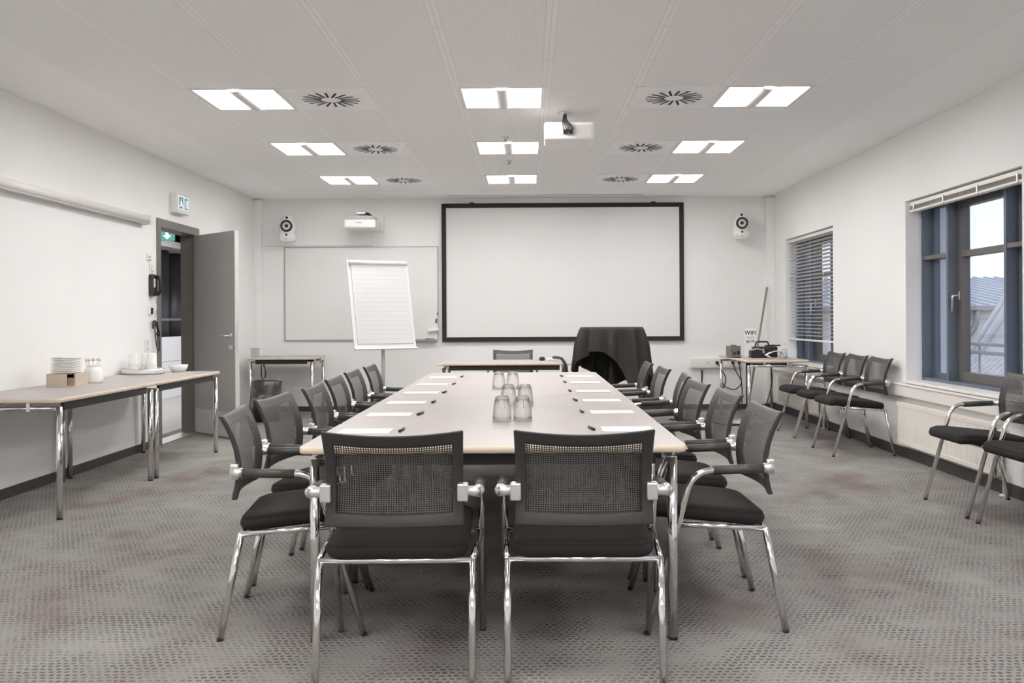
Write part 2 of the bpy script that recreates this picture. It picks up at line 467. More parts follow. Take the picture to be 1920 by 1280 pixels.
# hanging exit sign with arrow
ES = (-4.57, 11.0, 2.235)
t = thing('hanging_exit_sign', 'green hanging sign with white down arrow seen through the open door', 'exit sign', ES)
bm = B(); box(bm, -.155, .155, -.02, .02, -.066, .066); ob('panel', bm, SIGNGREEN, t)
bm = B()
def poly(bm, pts, y, mi=0):
    f = bm.faces.new([bm.verts.new((x, y, z)) for x, z in pts]); f.material_index = mi
poly(bm, [(.055, .05), (.09, .05), (.09, .0), (.125, .0), (.0725, -.05), (.02, .0), (.055, .0)], -.0215)
poly(bm, [(-.10, .05), (-.08, .05), (-.05, -.005), (-.025, -.05), (-.045, -.05), (-.075, -.012), (-.11, -.05), (-.135, -.05), (-.10, .0)], -.0215)
ob('pictogram', bm, SIGNLIT, t)
bm = B()
for x in (-.12, .12): tube(bm, [(x, 0, .066), (x, 0, 2.55 - ES[2])], .006, 8)
ob('hanger', bm, STEEL, t)

# ------------------------------------------------------------------ windows
def window(idx, y0, y1, z0, z1):
    """deep framed window: sidelight | opening casement | sidelight, seen from inside (room is at -x)"""
    w = bpy.data.objects.new('window_%d' % idx, None); COL.objects.link(w); w['kind'] = 'structure'; w.location = (XR, y0, z0)
    L, Hh = y1 - y0, z1 - z0
    f0, f1 = .131, .262                       # frame zone depth from the wall face
    sl = .43; p = .032
    bm = B()
    box(bm, f0, f1, 0, .02, 0, Hh); box(bm, f0, f1, L - .02, L, 0, Hh)
    box(bm, f0, f1, .02, L - .02, Hh - .03, Hh); box(bm, f0, f1, .02, L - .02, 0, .025)
    box(bm, f0, f1, sl, sl + p, .025, Hh - .03); box(bm, f0, f1, L - sl - p, L - sl, .025, Hh - .03)
    ob('window_frame', bm, WINFRAME, w, bevel=.002)
    zt = 1.655 - z0
    for a0, a1 in ((.02, sl), (L - sl, L - .02)):
        bm = B(); box(bm, f0 + .005, f1, a0, a1, zt - .016, zt + .016); ob('transom_bar', bm, WINBROWN, w)
        bm = B()
        g0, g1 = f1 - .045, f1 - .002
        box(bm, g0, g1, a0, a0 + .04, .025, Hh - .03); box(bm, g0, g1, a1 - .04, a1, .025, Hh - .03)
        box(bm, g0, g1, a0 + .04, a1 - .04, .025, .065); box(bm, g0, g1, a0 + .04, a1 - .04, Hh - .07, Hh - .03)
        ob('fixed_sash', bm, WINFRAME, w)
        bm = B(); box(bm, f1 - .025, f1 - .02, a0 + .04, a1 - .04, .065, Hh - .07); ob('glass_pane', bm, PANE, w)
    c0, c1 = sl + p, L - sl - p
    bm = B(); g0, g1 = f1 - .055, f1 + .01; s = .068
    box(bm, g0, g1, c0, c0 + s, .025, Hh - .03); box(bm, g0, g1, c1 - s, c1, .025, Hh - .03)
    box(bm, g0, g1, c0 + s, c1 - s, .025, .10); box(bm, g0, g1, c0 + s, c1 - s, Hh - .11, Hh - .03)
    box(bm, g0, g1, c0 + s, c1 - s, zt - .024, zt + .024)
    ob('casement_sash', bm, WINBROWN, w, bevel=.002)
    bm = B(); box(bm, f1 - .02, f1 - .014, c0 + s, c1 - s, .10, Hh - .11); ob('glass_pane', bm, PANE, w)
    bm = B(); zz = 1.335 - z0; yy = c1 - .030
    rbox(bm, g0 - .012, g0, yy - .014, yy + .014, zz - .035, zz + .035, .003, 1)
    tube(bm, fillet([(g0 - .01, yy, zz), (g0 - .055, yy, zz), (g0 - .055, yy + .012, zz - .125)], .015), .0095, 10)
    ob('handle', bm, STEEL, w)
    bm = B(); box(bm, -.03, f1, -.0, L, -.02, .003); ob('window_sill', bm, GREYLINE if False else WHITEMETAL, w, bevel=.003)
    return w
for i, wv in enumerate(WINS): window(i + 1, *wv)

def blind(y0, y1, zt, zb, pitch, label, stack=None):
    t = thing('venetian_blind', label, 'blind', (XR + .055, (y0 + y1) / 2, zt))
    L = (y1 - y0) / 2 - .012
    bm = B(); box(bm, -.022, .022, -L, L, -.035, 0); ob('headrail', bm, BLINDM, t, bevel=.003)
    z_0 = .037 if stack else .05
    bm = B(); n = int((zt - zb - z_0 - .02) / pitch)
    for k in range(n):
        z = -z_0 - k * pitch
        pts = []
        for q in range(5):
            u = -1 + q / 2; x = .0245 * u; pts.append((x, z + .004 * (1 - u * u) - .006 * u))
        top = [[bm.verts.new((x, s * L, zz)) for x, zz in pts] for s in (-1, 1)]
        bot = [[bm.verts.new((x, s * L, zz - .0012)) for x, zz in pts] for s in (-1, 1)]
        for q in range(4):
            bm.faces.new((top[0][q], top[0][q + 1], top[1][q + 1], top[1][q])); bm.faces.new((bot[0][q], bot[1][q], bot[1][q + 1], bot[0][q + 1]))
    ob('slats', bm, BLINDM, t).name = 'slat_curtain'
    bm = B(); rbox(bm, -.026, .026, -L - .005, L + .005, zb - zt, zb - zt + .018, .004, 1); ob('bottom_rail', bm, BLINDM, t)
    bm = B()
    for yq in (-.55 * L, 0, .55 * L):
        for xq in (-.027, .027): tube(bm, [(xq, yq, -.03), (xq, yq, zb - zt + .01)], .0012, 6)
    ob('ladder_cord', bm, WHITEPL, t)
    bm = B()
    if stack:
        for yq in (-.9 * L, -.3 * L, .3 * L, .9 * L):
            rbox(bm, -.034, -.024, yq - .008, yq + .008, zb - zt, -.02, .003, 1)
        ob('cord_clip', bm, STEEL, t)
    else:
        tube(bm, [(-.03, -.1, -.03), (-.032, -.1, -.22)], .004, 8); ob('tilt_wand', bm, CLEARPL, t)
blind(9.06, 10.73, 2.105, .90, .0405, 'lowered slatted blind with thin grey slats on the far window')
blind(5.59, 7.318, 2.12, 2.035, .0030, 'raised venetian blind gathered in a thin stack above the near window', stack=True)

# ------------------------------------------------------------------ outside
def facade(name, label, parts):
    t = thing(name, label, 'building')
    for nm, bmx, mt in parts: ob(nm, bmx, mt, t)
    return t
ROOFM = plain('grey_metal_roof', (.55, .58, .60, 1), .5, var=.04, scale=1)
CREAMW = plain('cream_render', (.80, .76, .68, 1), .9, var=.05, scale=2)
TILER = plain('weathered_roof_tiles', (.60, .57, .56, 1), .8, var=.12, scale=6)
WHITEB = plain('white_bargeboard', (.75, .75, .76, 1), .7, var=.03)
bm = B()
xa, xb, ye, yr, ze, zr = 6., 46., 38., 50., 1.62, 3.33
v = [bm.verts.new(p) for p in ((xa, ye, ze), (xb, ye, ze), (xb, yr, zr), (xa, yr, zr))]; bm.faces.new(v)
v2 = [bm.verts.new(p) for p in ((xa, ye, ze - .12), (xb, ye, ze - .12), (xb, yr, zr - .12), (xa, yr, zr - .12))]; bm.faces.new(v2[::-1])
for i in range(4): bm.faces.new((v[i], v2[i], v2[(i + 1) % 4], v[(i + 1) % 4]))
for k in range(66):
    x = xa + .1 + k * .60; tube(bm, [(x, ye, ze + .03), (x, yr, zr + .03)], .05, 6)
bw = B(); box(bw, xa + .2, xb - .2, ye + .4, yr + 4, -6, ze - .1); box(bw, xa, xb, ye + .25, ye + .5, ze - .55, ze - .12)
bg = B(); box(bg, xa, xb, ye - .14, ye + .02, ze - .2, ze - .02); tube(bg, fillet([(19.4, ye, ze - .2), (19.4, ye + .1, ze - .9), (18.9, ye + .25, ze - 1.6), (18.9, ye + .25, -5)], .3), .12, 8)
bwin = B()
for x in (16.4, 17.6, 20.0, 21.4, 23): box(bwin, x, x + .8, ye + .36, ye + .42, -2.6, -.6)
facade('metal_roof_building', 'cream building with a grey standing seam metal roof outside the near window',
       [('roof', bm, ROOFM), ('wall', bw, CREAMW), ('gutter', bg, GREYLINE), ('window', bwin, GREYLINE)])
# tiled gable house nearer
bm = B(); n = 26
bx0, by0 = 7.1, 11.2
def tp(u, v): return Vector((6.5 + 2.0 * v, 11.4 + 5.2 * u, -1.35 + 1.75 * v))
for k in range(30):
    u = k / 29
    tube(bm, [tp(u, 0), tp(u, 1)], .09, 8)
q = [bm.verts.new(tp(*p)) for p in ((0, 0), (1, 0), (1, 1), (0, 1))]; bm.faces.new(q)
bw = B(); box(bw, 6.9, 12, 11.6, 16.4, -6, -1.2); box(bw, 10.0, 15.2, 20.15, 26, -6, .25)
bb = B()
for off in (0, .3):
    tube(bb, [Vector((10.15, 20 + off, .2)), Vector((12.6, 20 + off, 4.0))], .10, 8)
g = [bb.verts.new(p) for p in ((10.2, 20.1, .2), (12.6, 20.1, 4.0), (15.0, 20.1, .2))]; bb.faces.new(g)
g = [bb.verts.new(p) for p in ((10.2, 20.4, .2), (12.6, 20.4, 4.0), (15.0, 20.4, .2))]; bb.faces.new(g[::-1])
facade('tiled_roof_house', 'lower house with ribbed roof tiles and white gable boards outside the near window',
       [('roof', bm, TILER), ('wall', bw, CREAMW), ('bargeboard', bb, WHITEB)])
bm = B()
for z in (.93, .855): tube(bm, [(3.95, 4.5, z), (3.95, 11.5, z)], .016, 8)
for y in (5.0, 6.35, 7.7, 9.05, 10.4): tube(bm, [(3.95, y, .2), (3.95, y, .93)], .012, 8)
box(bm, 3.56, 4.0, 4.5, 11.5, .1, .2)
tag(ob('balcony_railing', bm, GREYLINE), 'thin grey two bar railing just outside the near window', 'railing')
bm = B(); box(bm, -60, 120, -60, 120, -6.2, -6); g = struct('ground', bm, plain('street_asphalt', (.25, .25, .25, 1), .9))

# ------------------------------------------------------------------ ceiling fixtures
LENS = .004                                  # the opal lenses hang this far, a drop added to light ceiling and wall tops
def luminaire():
    t = thing('ceiling_light', 'x', 'ceiling light', (0, 0, H), 0, 'square recessed ceiling lights')
    h = GP / 2; o = .268; dp = .085
    bm = B()
    for x0, x1, y0, y1 in ((-h, -o, -h, h), (o, h, -h, h), (-o, o, -h, -o), (-o, o, o, h)): box(bm, x0, x1, y0, y1, -.004, .115)
    ob('frame', bm, WHITEPL, t)
    bm = B()
    z1 = dp + .02
    bm.faces.new([bm.verts.new(p) for p in ((-h, -h, .116), (h, -h, .116), (h, h, .116), (-h, h, .116))])
    ob('housing_back', bm, WHITEPL, t)
    for s in (-1, 1):
        bm = B(); xa, xb = sorted((s * .052, s * (o - .004))); rbox(bm, xa, xb, -o + .004, o - .004, -LENS, .03, .003, 1)
        ob('diffuser', bm, LAMP, t)
    bm = B(); n = 10
    pr = [(.055 * math.cos(PI * k / n), .012 - .028 * math.sin(PI * k / n)) for k in range(n + 1)]
    ra = [bm.verts.new((x, -o + .001, z)) for x, z in pr]; rb_ = [bm.verts.new((x, o - .001, z)) for x, z in pr]
    for k in range(n):
        f = bm.faces.new((ra[k], ra[k + 1], rb_[k + 1], rb_[k])); f.smooth = True
    ob('lamp_cover', bm, LAMPCOVER, t)
    return t
first = True; lum = luminaire()
colname = {0: 'above the door side of the room', 1: 'above the middle of the room', 2: 'above the window side of the room'}
rowname = ['nearest of three', 'middle of three', 'farthest of three']
for j, y in enumerate(LY):
    for i, x in enumerate(LX):
        lb = 'square recessed ceiling light %s, %s' % (colname[i], rowname[j] if j < 3 else ['added unseen for near light', 'above the camera', 'behind the camera'][j - 3])
        loc = (x + GP / 2, y + GP / 2, H)
        if first: lum.location = loc; lum['label'] = lb; first = False
        else: dup(lum, lb, loc, 0)

def diffuser():
    t = thing('ceiling_air_vent', 'x', 'air vent', (0, 0, H), 0, 'square swirl diffusers in the ceiling')
    bm = B(); h = GP / 2 - .006; box(bm, -h, h, -h, h, -.006, -.0005); ob('plate', bm, plain('diffuser_plate', (.96, .955, .95, 1), .5), t)
    bm = B(); n = 18
    for k in range(n):
        a = 2 * PI * k / n + .1; r0, r1 = .068, .197; w = .0078; tw = .10
        p0 = Vector((r0 * math.cos(a), r0 * math.sin(a), 0)); p1 = Vector((r1 * math.cos(a + tw), r1 * math.sin(a + tw), 0))
        dd = (p1 - p0).normalized(); nn = Vector((-dd.y, dd.x, 0)) * w
        for z in (-.0085,):
            bm.faces.new([bm.verts.new((p.x, p.y, z)) for p in (p0 - nn, p1 - nn, p1 + nn, p0 + nn)])
            bm.faces.new([bm.verts.new((p.x, p.y, -.004)) for p in (p0 - nn, p0 + nn, p1 + nn, p1 - nn)])
    ob('slots', bm, INK, t).name = 'slot_ring'
    return t
dif = diffuser(); k = 0
for j, y in enumerate(LY[:3]):
    for i, x in enumerate(DX):
        lb = 'square ceiling diffuser with black radial slots %s, %s of its row' % (('toward the door side', 'toward the window side')[i], ('nearest', 'second', 'farthest')[j])
        loc = (x + GP / 2, y + GP / 2, H)
        if k == 0: dif.location = loc; dif['label'] = lb
        else: dup(dif, lb, loc)
        k += 1
for (x, y, lb) in ((-.185, 7.50, 'small round detector beside the second middle ceiling light'), (-.18, 8.60, 'small round detector between the second and farthest middle ceiling lights')):
    t = thing('smoke_detector', lb, 'smoke detector', (x, y, H))
    bm = B(); lathe(bm, [(0, -.002), (.032, -.002), (.03, -.012), (0, -.014)], 24); ob('base', bm, WHITEPL, t)
    bm = B(); lathe(bm, [(.013, -.012), (.016, -.03), (.006, -.042), (0, -.042)], 16); ob('sensor_head', bm, GREYLINE, t)

# ceiling projector
t = thing('ceiling_projector', 'white projector hanging on a short pole from the ceiling', 'projector', (.311, 6.5, H), R(-1))
bm = B(); rbox(bm, -.185, .185, -.02, .27, -.225, -.095, .018, 3); ob('body', bm, WHITEPL, t)
bm = B(); box(bm, -.16, .02, -.0215, -.025, -.185, -.14); ob('connector_panel', bm, PALEGREY, t)
bm = B()
for x, w_, hh in ((-.15, .014, .012), (-.118, .01, .01), (-.10, .008, .01), (-.082, .012, .008), (-.06, .012, .018)): box(bm, x, x + w_, -.0235, -.0205, -.175, -.175 + hh)
for x in (-.045, -.005): rbox(bm, x, x + .032, -.05, -.0205, -.188, -.158, .004, 1)
ob('plug', bm, BLACKPLASTIC, t)
bm = B(); box(bm, .04, .165, -.0215, -.025, -.21, -.12)
ob('vent_grille', bm, PALEGREY, t)
bm = B(); tube(bm, [(-.03, .12, -.10), (-.03, .12, 0)], .02, 16); lathe(bm, [(.02, -.012), (.055, -.012), (.055, -.002), (0, -.002)], 24, (-.03, .12, 0)); ob('mount_pole', bm, WHITEPL, t)
bm = B()
for q in range(5):
    x = -.05 + q * .012
    tube(bm, fillet([(-.035 + q * .004, .09, -.012), (-.045 + q * .006, .04, -.06), (-.05 + q * .01, -.045, -.10), (-.04 + q * .02, -.06, -.16), (-.03 + (q % 2) * .04, -.045, -.172)], .03), .0042, 7)
tube(bm, fillet([(-.04, .03, -.07), (-.02, -.05, -.11), (.03, -.05, -.14), (.02, -.02, -.15)], .02), .004, 7)
ob('cable', bm, BLACKPLASTIC, t)

# ------------------------------------------------------------------ back wall fittings
t = thing('projection_screen', 'large white projection screen in a black frame on the back wall', 'projection screen', (.448, YB, 0))
zs0, zs1 = .882, 2.645; hw = 1.545; fw = .056
bm = B()
for x0, x1, z0, z1 in ((-hw, hw, zs1 - fw, zs1), (-hw, hw, zs0, zs0 + fw), (-hw, -hw + fw, zs0 + fw, zs1 - fw), (hw - fw, hw, zs0 + fw, zs1 - fw)): box(bm, x0, x1, -.045, -.004, z0, z1)
ob('frame', bm, BLACKFRAME, t, bevel=.004)
bm = B(); box(bm, -hw + fw, hw - fw, -.03, -.02, zs0 + fw, zs1 - fw); ob('screen_fabric', bm, SCREENW, t)
for x in (-1.16, 1.16):
    bm = B(); box(bm, x - .03, x + .03, -.03, -.004, zs1, zs1 + .014); ob('wall_clip', bm, BLACKPLASTIC, t)

t = thing('whiteboard', 'wide wall whiteboard in a slim metal frame behind the flip chart', 'whiteboard', (-2.13, YB, 0))
wz0, wz1 = .905, 2.105; ww = .985
bm = B(); box(bm, -ww + .012, ww - .012, -.018, -.004, wz0 + .012, wz1 - .012); ob('writing_surface', bm, BOARDW, t)
bm = B()
for x0, x1, z0, z1 in ((-ww, ww, wz1 - .014, wz1), (-ww, ww, wz0, wz0 + .014), (-ww, -ww + .014, wz0 + .014, wz1 - .014), (ww - .014, ww, wz0 + .014, wz1 - .014)): box(bm, x0, x1, -.024, -.004, z0, z1)
ob('frame', bm, GREYLINE, t)
bm = B(); box(bm, .55, .97, -.075, -.02, wz0 - .008, wz0 + .002); box(bm, .55, .97, -.08, -.075, wz0 - .008, wz0 + .010); ob('pen_tray', bm, GREYLINE, t)
for x, lb in ((-1.56, 'black marker lying on the whiteboard tray nearest the flip chart'), (-1.25, 'black marker at the screen end of the whiteboard tray')):
    bm = B(); lathe(bm, [(0, -.06), (.009, -.06), (.009, .03), (.006, .032), (.006, .06), (0, .06)], 12, (x, YB - .05, wz0 + .0115), Matrix.Rotation(R(90), 4, 'Y'))
    tag(ob('whiteboard_marker', bm, BLACKPLASTIC), lb, 'marker', 'markers on the whiteboard tray')
for n_, (x, z, lb) in enumerate(((-1.155, 1.245, 'dark round magnet on the whiteboard, highest of three'), (-1.172, 1.163, 'dark round magnet on the whiteboard, middle of three'), (-1.175, 1.135, 'dark round magnet on the whiteboard, lowest of three'))):
    bm = B(); lathe(bm, [(0, .006), (.011, .006), (.011, -.004), (0, -.004)], 16, (x, YB - .024, z), Matrix.Rotation(R(90), 4, 'X'))
    tag(ob('board_magnet', bm, BLACKPLASTIC), lb, 'magnet', 'round magnets on the whiteboard')
bm = B(); rbox(bm, -.065, .065, -.02, .02, -.018, .018, .005, 2)
e_ = tag(ob('board_eraser', bm, WHITEPL), 'white tilted eraser stuck on the whiteboard under the magnets', 'eraser'); e_.location = (-1.21, YB - .04, 1.035); e_.rotation_euler = (0, R(-10), 0)

def speaker(x, z, rz, label):
    t = thing('wall_speaker', label, 'speaker', (x, YB - .19, z), rz, 'rounded white wall speakers')
    bm = B()
    prof = [(0, 0), (.06, .0), (.09, .012), (.110, .045), (.107, .08), (.092, .112), (.096, .14), (.106, .185), (.099, .235), (.077, .265), (.067, .28), (.067, .30), (.058, .328), (.035, .345), (0, .35)]
    lathe(bm, prof, 32, sy=.95); ob('cabinet', bm, PORCELAIN, t)
    X90 = Matrix.Rotation(R(90), 4, 'X')
    bm = B(); lathe(bm, [(.050, .0), (.074, 0), (.074, .012), (.062, .016), (.050, .006)], 32, (0, -.093, .195), X90); ob('woofer_surround', bm, BLACKPLASTIC, t)
    bm = B(); lathe(bm, [(.050, .006), (.022, -.004)], 32, (0, -.093, .195), X90); lathe(bm, [(.05, .005), (0, .0)], 32, (0, -.093, .195), X90); ob('woofer_cone', bm, PALEGREY, t)
    bm = B(); lathe(bm, [(.025, -.002), (.019, .010), (0, .014)], 24, (0, -.093, .195), X90); ob('dust_cap', bm, BLACKPLASTIC, t)
    bm = B(); lathe(bm, [(0, .006), (.015, .006), (.015, -.006), (0, -.006)], 20, (0, -.066, .302), X90); ob('tweeter', bm, BLACKPLASTIC, t)
    bm = B(); lathe(bm, [(0, .005), (.013, .005), (.013, -.006), (0, -.006)], 18, (0, -.099, .085), X90); ob('bass_port', bm, BLACKPLASTIC, t)
    bm = B(); lathe(bm, [(0, .004), (.008, .004), (.008, -.006), (0, -.006)], 14, (0, -.099, .038), X90); ob('indicator', bm, GREYLINE, t)
    bm = B(); tube(bm, [(0, .09, .17), (0, .19, .17)], .018, 12); ob('wall_bracket', bm, WHITEPL, t)
speaker(-3.02, 2.15, R(6), 'white rounded speaker on the back wall above the small table by the door')
speaker(2.685, 2.155, R(-4), 'white rounded speaker on the back wall near the window corner')

t = thing('wall_projector', 'white projector on a wall arm above the whiteboard', 'projector', (-2.06, YB, 2.29))
bm = B(); rbox(bm, -.19, .20, -.50, -.16, 0, .115, .025, 3); ob('body', bm, WHITEPL, t)
bm = B(); rbox(bm, -.165, .17, -.47, -.18, .112, .16, .022, 3); ob('upper_housing', bm, plain('grey_white_plastic', (.55, .54, .53, 1), .5, var=.02), t)
bm = B(); box(bm, -.04, .03, -.5015, -.499, .062, .074); ob('badge', bm, GREYLINE, t)
bm = B(); rbox(bm, .04, .225, -.02, -.001, -.0, .27, .006, 2); ob('wall_plate', bm, WHITEPL, t)
bm = B(); rbox(bm, -.05, .06, -.42, -.02, .185, .205, .005, 2); tube(bm, [(0, -.32, .155), (0, -.32, .225)], .016, 12); ob('mount_arm', bm, STEEL, t)
bm = B()
for q in range(4): tube(bm, fillet([(-.02 + q * .012, -.36, .19), (.06 + q * .008, -.34, .215 - .01 * q), (.13 + q * .008, -.30, .17 - .008 * q), (.15, -.26, .135)], .05), .006, 8)
ob('cable', bm, BLACKPLASTIC, t)

# socket strip on back wall
t = thing('socket_trunking', 'white wall trunking with sockets beside the corner table', 'power outlet', (2.39, YB, .60))
bm = B(); rbox(bm, -.32, .33, -.055, 0, -.055, .055, .006, 2); box(bm, -.32, .33, -.06, 0, -.066, -.057); ob('casing', bm, WHITEMETAL, t)
for x in (-.09, .01, .085, .15, .22):
    bm = B(); rbox(bm, x - .03, x + .03, -.059, -.053, -.032, .032, .002, 1)
    for q in (-.009, .009):
        lathe(bm, [(0, .0), (.0045, .0), (.0045, -.001), (0, -.001)], 8, (x + q, -.0597, .0), Matrix.Rotation(R(90), 4, 'X'), mi=1)
    ob('socket', bm, [WHITEPL, INK], t)
def cord(name, pts, r, label, mat=BLACKPLASTIC, plug=True, fr=.08):
    tt = thing(name, label, 'cable')
    bm = B(); tube(bm, fillet(pts, fr, 8), r, 8); ob('wire', bm, mat, tt)
    if plug:
        p = Vector(pts[0]); bm = B(); lathe(bm, [(0, .0), (.02, .0), (.02, .03), (.01, .045), (0, .045)], 14, p + Vector((0, .02, 0)), Matrix.Rotation(R(90), 4, 'X')); ob('plug', bm, mat, tt)
    return tt
cord('power_cord', [(2.40, YB - .085, .60), (2.43, YB - .13, .55), (2.52, YB - .12, .38), (2.42, YB - .13, .20), (2.36, YB - .16, .012), (2.15, YB - .25, .012)], .007, 'black power cord hanging from the socket nearest the screen')
cord('power_cord', [(2.60, YB - .085, .60), (2.62, YB - .13, .5), (2.72, YB - .12, .34), (2.62, YB - .1, .24), (2.48, YB - .11, .30), (2.46, YB - .11, .36)], .006, 'black power cord looping below the middle of the socket trunking')
cord('power_cord', [(2.68, YB - .085, .60), (2.69, YB - .12, .45), (2.71, YB - .12, .25), (2.68, YB - .2, .010), (2.5, YB - .3, .010)], .007, 'black power cord falling from the end of the trunking nearest the windows')
t = thing('wall_hook_handle', 'small dark handle hanging on the back wall below the trunking', 'handle', (2.22, YB - .02, .44))
bm = B(); tube(bm, [(0, 0, .06), (0, 0, -.02), (-.005, 0, -.11)], [.013, .011, .006], 10); ob('grip', bm, BLACKPLASTIC, t)
bm = B(); box(bm, -.006, .006, 0, .02, .04, .05); ob('hook', bm, STEEL, t)

# exit sign, roll-up screen and door-side fittings on the left wall
t = thing('exit_sign', 'illuminated white exit sign with running figure on the wall above the door', 'exit sign', (XL, 8.72, 2.325))
bm = B(); rbox(bm, 0, .075, -.155, .155, -.10, .10, .012, 2); ob('housing', bm, WHITEPL, t)
Mx = Matrix(((0, -1, 0, 0.0765), (1, 0, 0, 0), (0, 0, 1, 0), (0, 0, 0, 1)))
bm = B(); box(bm, .075, .0765, -.135, .135, -.06, .075); ob('lit_panel', bm, emis('exit_panel_glow', (.75, .86, .92, 1), .35), t)
bm = B()
poly(bm, [(.02, .06), (.11, .06), (.11, -.05), (.02, -.05)], -.0015)
poly(bm, [(-.115, .06), (-.015, .06), (-.015, -.05), (-.115, -.05)], -.0015)
bm.transform(Mx)
ob('pictogram_field', bm, emis('exit_pictogram', (.09, .17, .19, 1), .5), t)
bm = B()
poly(bm, [(-.075, .045), (-.058, .045), (-.058, .03), (-.075, .03)], -.003)
poly(bm, [(-.085, .025), (-.05, .025), (-.045, .0), (-.03, -.02), (-.025, -.045), (-.04, -.045), (-.055, -.01), (-.075, -.03), (-.105, -.04), (-.105, -.03), (-.085, -.015)], -.003)
poly(bm, [(.045, .045), (.06, .045), (.06, -.04), (.045, -.04)], -.003)
poly(bm, [(.075, .045), (.098, .045), (.098, -.04), (.075, -.04)], -.003)
bm.transform(Mx)
ob('running_figure', bm, SIGNLIT, t)

t = thing('roll_up_screen', 'white roll up screen housing mounted high along the wall before the door', 'projection screen', (XL, 0, 2.085))
bm = B(); tube(bm, [(.055, 4.2, 0), (.055, 7.93, 0)], .034, 16); ob('tube_housing', bm, WHITEMETAL, t)
bm = B(); rbox(bm, .0, .095, 7.93, 7.965, -.045, .045, .01, 2); ob('end_cap', bm, WHITEPL, t)
bm = B(); box(bm, .03, .07, 4.22, 7.92, -.046, -.032); ob('bottom_bar', bm, GREYLINE, t)

def wallplate(name, y, z, w, h, label, cat, parts=(), d=.012):
    t = thing(name, label, cat, (XL, y, z))
    bm = B(); rbox(bm, 0, d, -w / 2, w / 2, -h / 2, h / 2, .003, 1); ob('plate', bm, WHITEPL, t)
    for nm, x0, x1, y0, y1, z0, z1, mt in parts:
        bm = B(); rbox(bm, x0, x1, y0, y1, z0, z1, .002, 1); ob(nm, bm, mt, t)
    return t
wallplate('wall_notice', 8.08, 1.755, .10, .07, 'small white notice on the wall beside the door, upper one', 'notice', [('printed_line', .011, .0135, -.02, .03, .0, .008, GREYINK), ('printed_line', .011, .0135, -.03, .035, -.022, -.016, GREYINK)], .008)
wallplate('thermostat', 8.13, 1.655, .07, .095, 'small white thermostat with grey markings beside the door', 'thermostat', [('scale_mark', .011, .014, -.02, .025, -.03, -.022, GREYINK), ('scale_mark', .011, .014, -.025, -.02, -.03, .03, GREYINK)], .012)
t = thing('wall_phone', 'dark grey wall telephone beside the door frame', 'telephone', (XL, 8.13, 1.50))
bm = B(); rbox(bm, 0, .045, -.055, .045, -.10, .10, .012, 2); ob('body', bm, DKPLASTIC, t)
bm = B(); tube(bm, fillet([(.055, .01, -.085), (.085, .01, -.05), (.085, .01, .05), (.055, .01, .085)], .03), .016, 10); ob('handset', bm, BLACKPLASTIC, t)
bm = B(); rbox(bm, .043, .048, -.045, -.01, -.02, .06, .002, 1); ob('keypad', bm, PALEGREY, t)
bm = B(); tube(bm, fillet([(.03, .01, -.10), (.05, .02, -.2), (.02, .03, -.3)], .05), .003, 6); ob('cord', bm, GREYLINE, t)
wallplate('light_switch', 8.10, 1.265, .085, .085, 'white wall switch below the telephone', 'switch', [('rocker', .010, .022, -.005, .03, -.028, .028, DKPLASTIC)])
t = thing('hanging_headset', 'black corded headset hanging on the wall beside the door', 'headset', (XL, 8.15, 1.12))
bm = B(); tube(bm, [(.0, 0, .05), (.04, 0, .05)], .006, 8); ob('hook', bm, STEEL, t)
bm = B(); tube(bm, fillet([(.03, -.05, -.02), (.03, -.04, .055), (.03, .03, .05), (.03, .06, -.05)], .05), .008, 8); tube(bm, [(.03, .0, .045), (.035, .06, -.05)], .010, 8); ob('headband', bm, BLACKPLASTIC, t)
bm = B(); lathe(bm, [(0, 0), (.024, 0), (.024, .02), (0, .02)], 16, (.02, .065, -.07), Matrix.Rotation(R(90), 4, 'Y')); ob('ear_cushion', bm, BLACKPLASTIC, t)
bm = B(); tube(bm, fillet([(.03, -.01, .03), (.03, .0, -.1), (.035, .02, -.2), (.04, .06, -.24), (.035, .08, -.15), (.03, .06, -.06)], .06), .005, 8); ob('cord', bm, BLACKPLASTIC, t)
wallplate('wall_outlet', 8.02, .945, .075, .125, 'beige double wall outlet low beside the door', 'power outlet', [('socket', .010, .014, -.02, .02, .008, .045, PALEGREY), ('socket', .010, .014, -.02, .02, -.045, -.008, PALEGREY)])

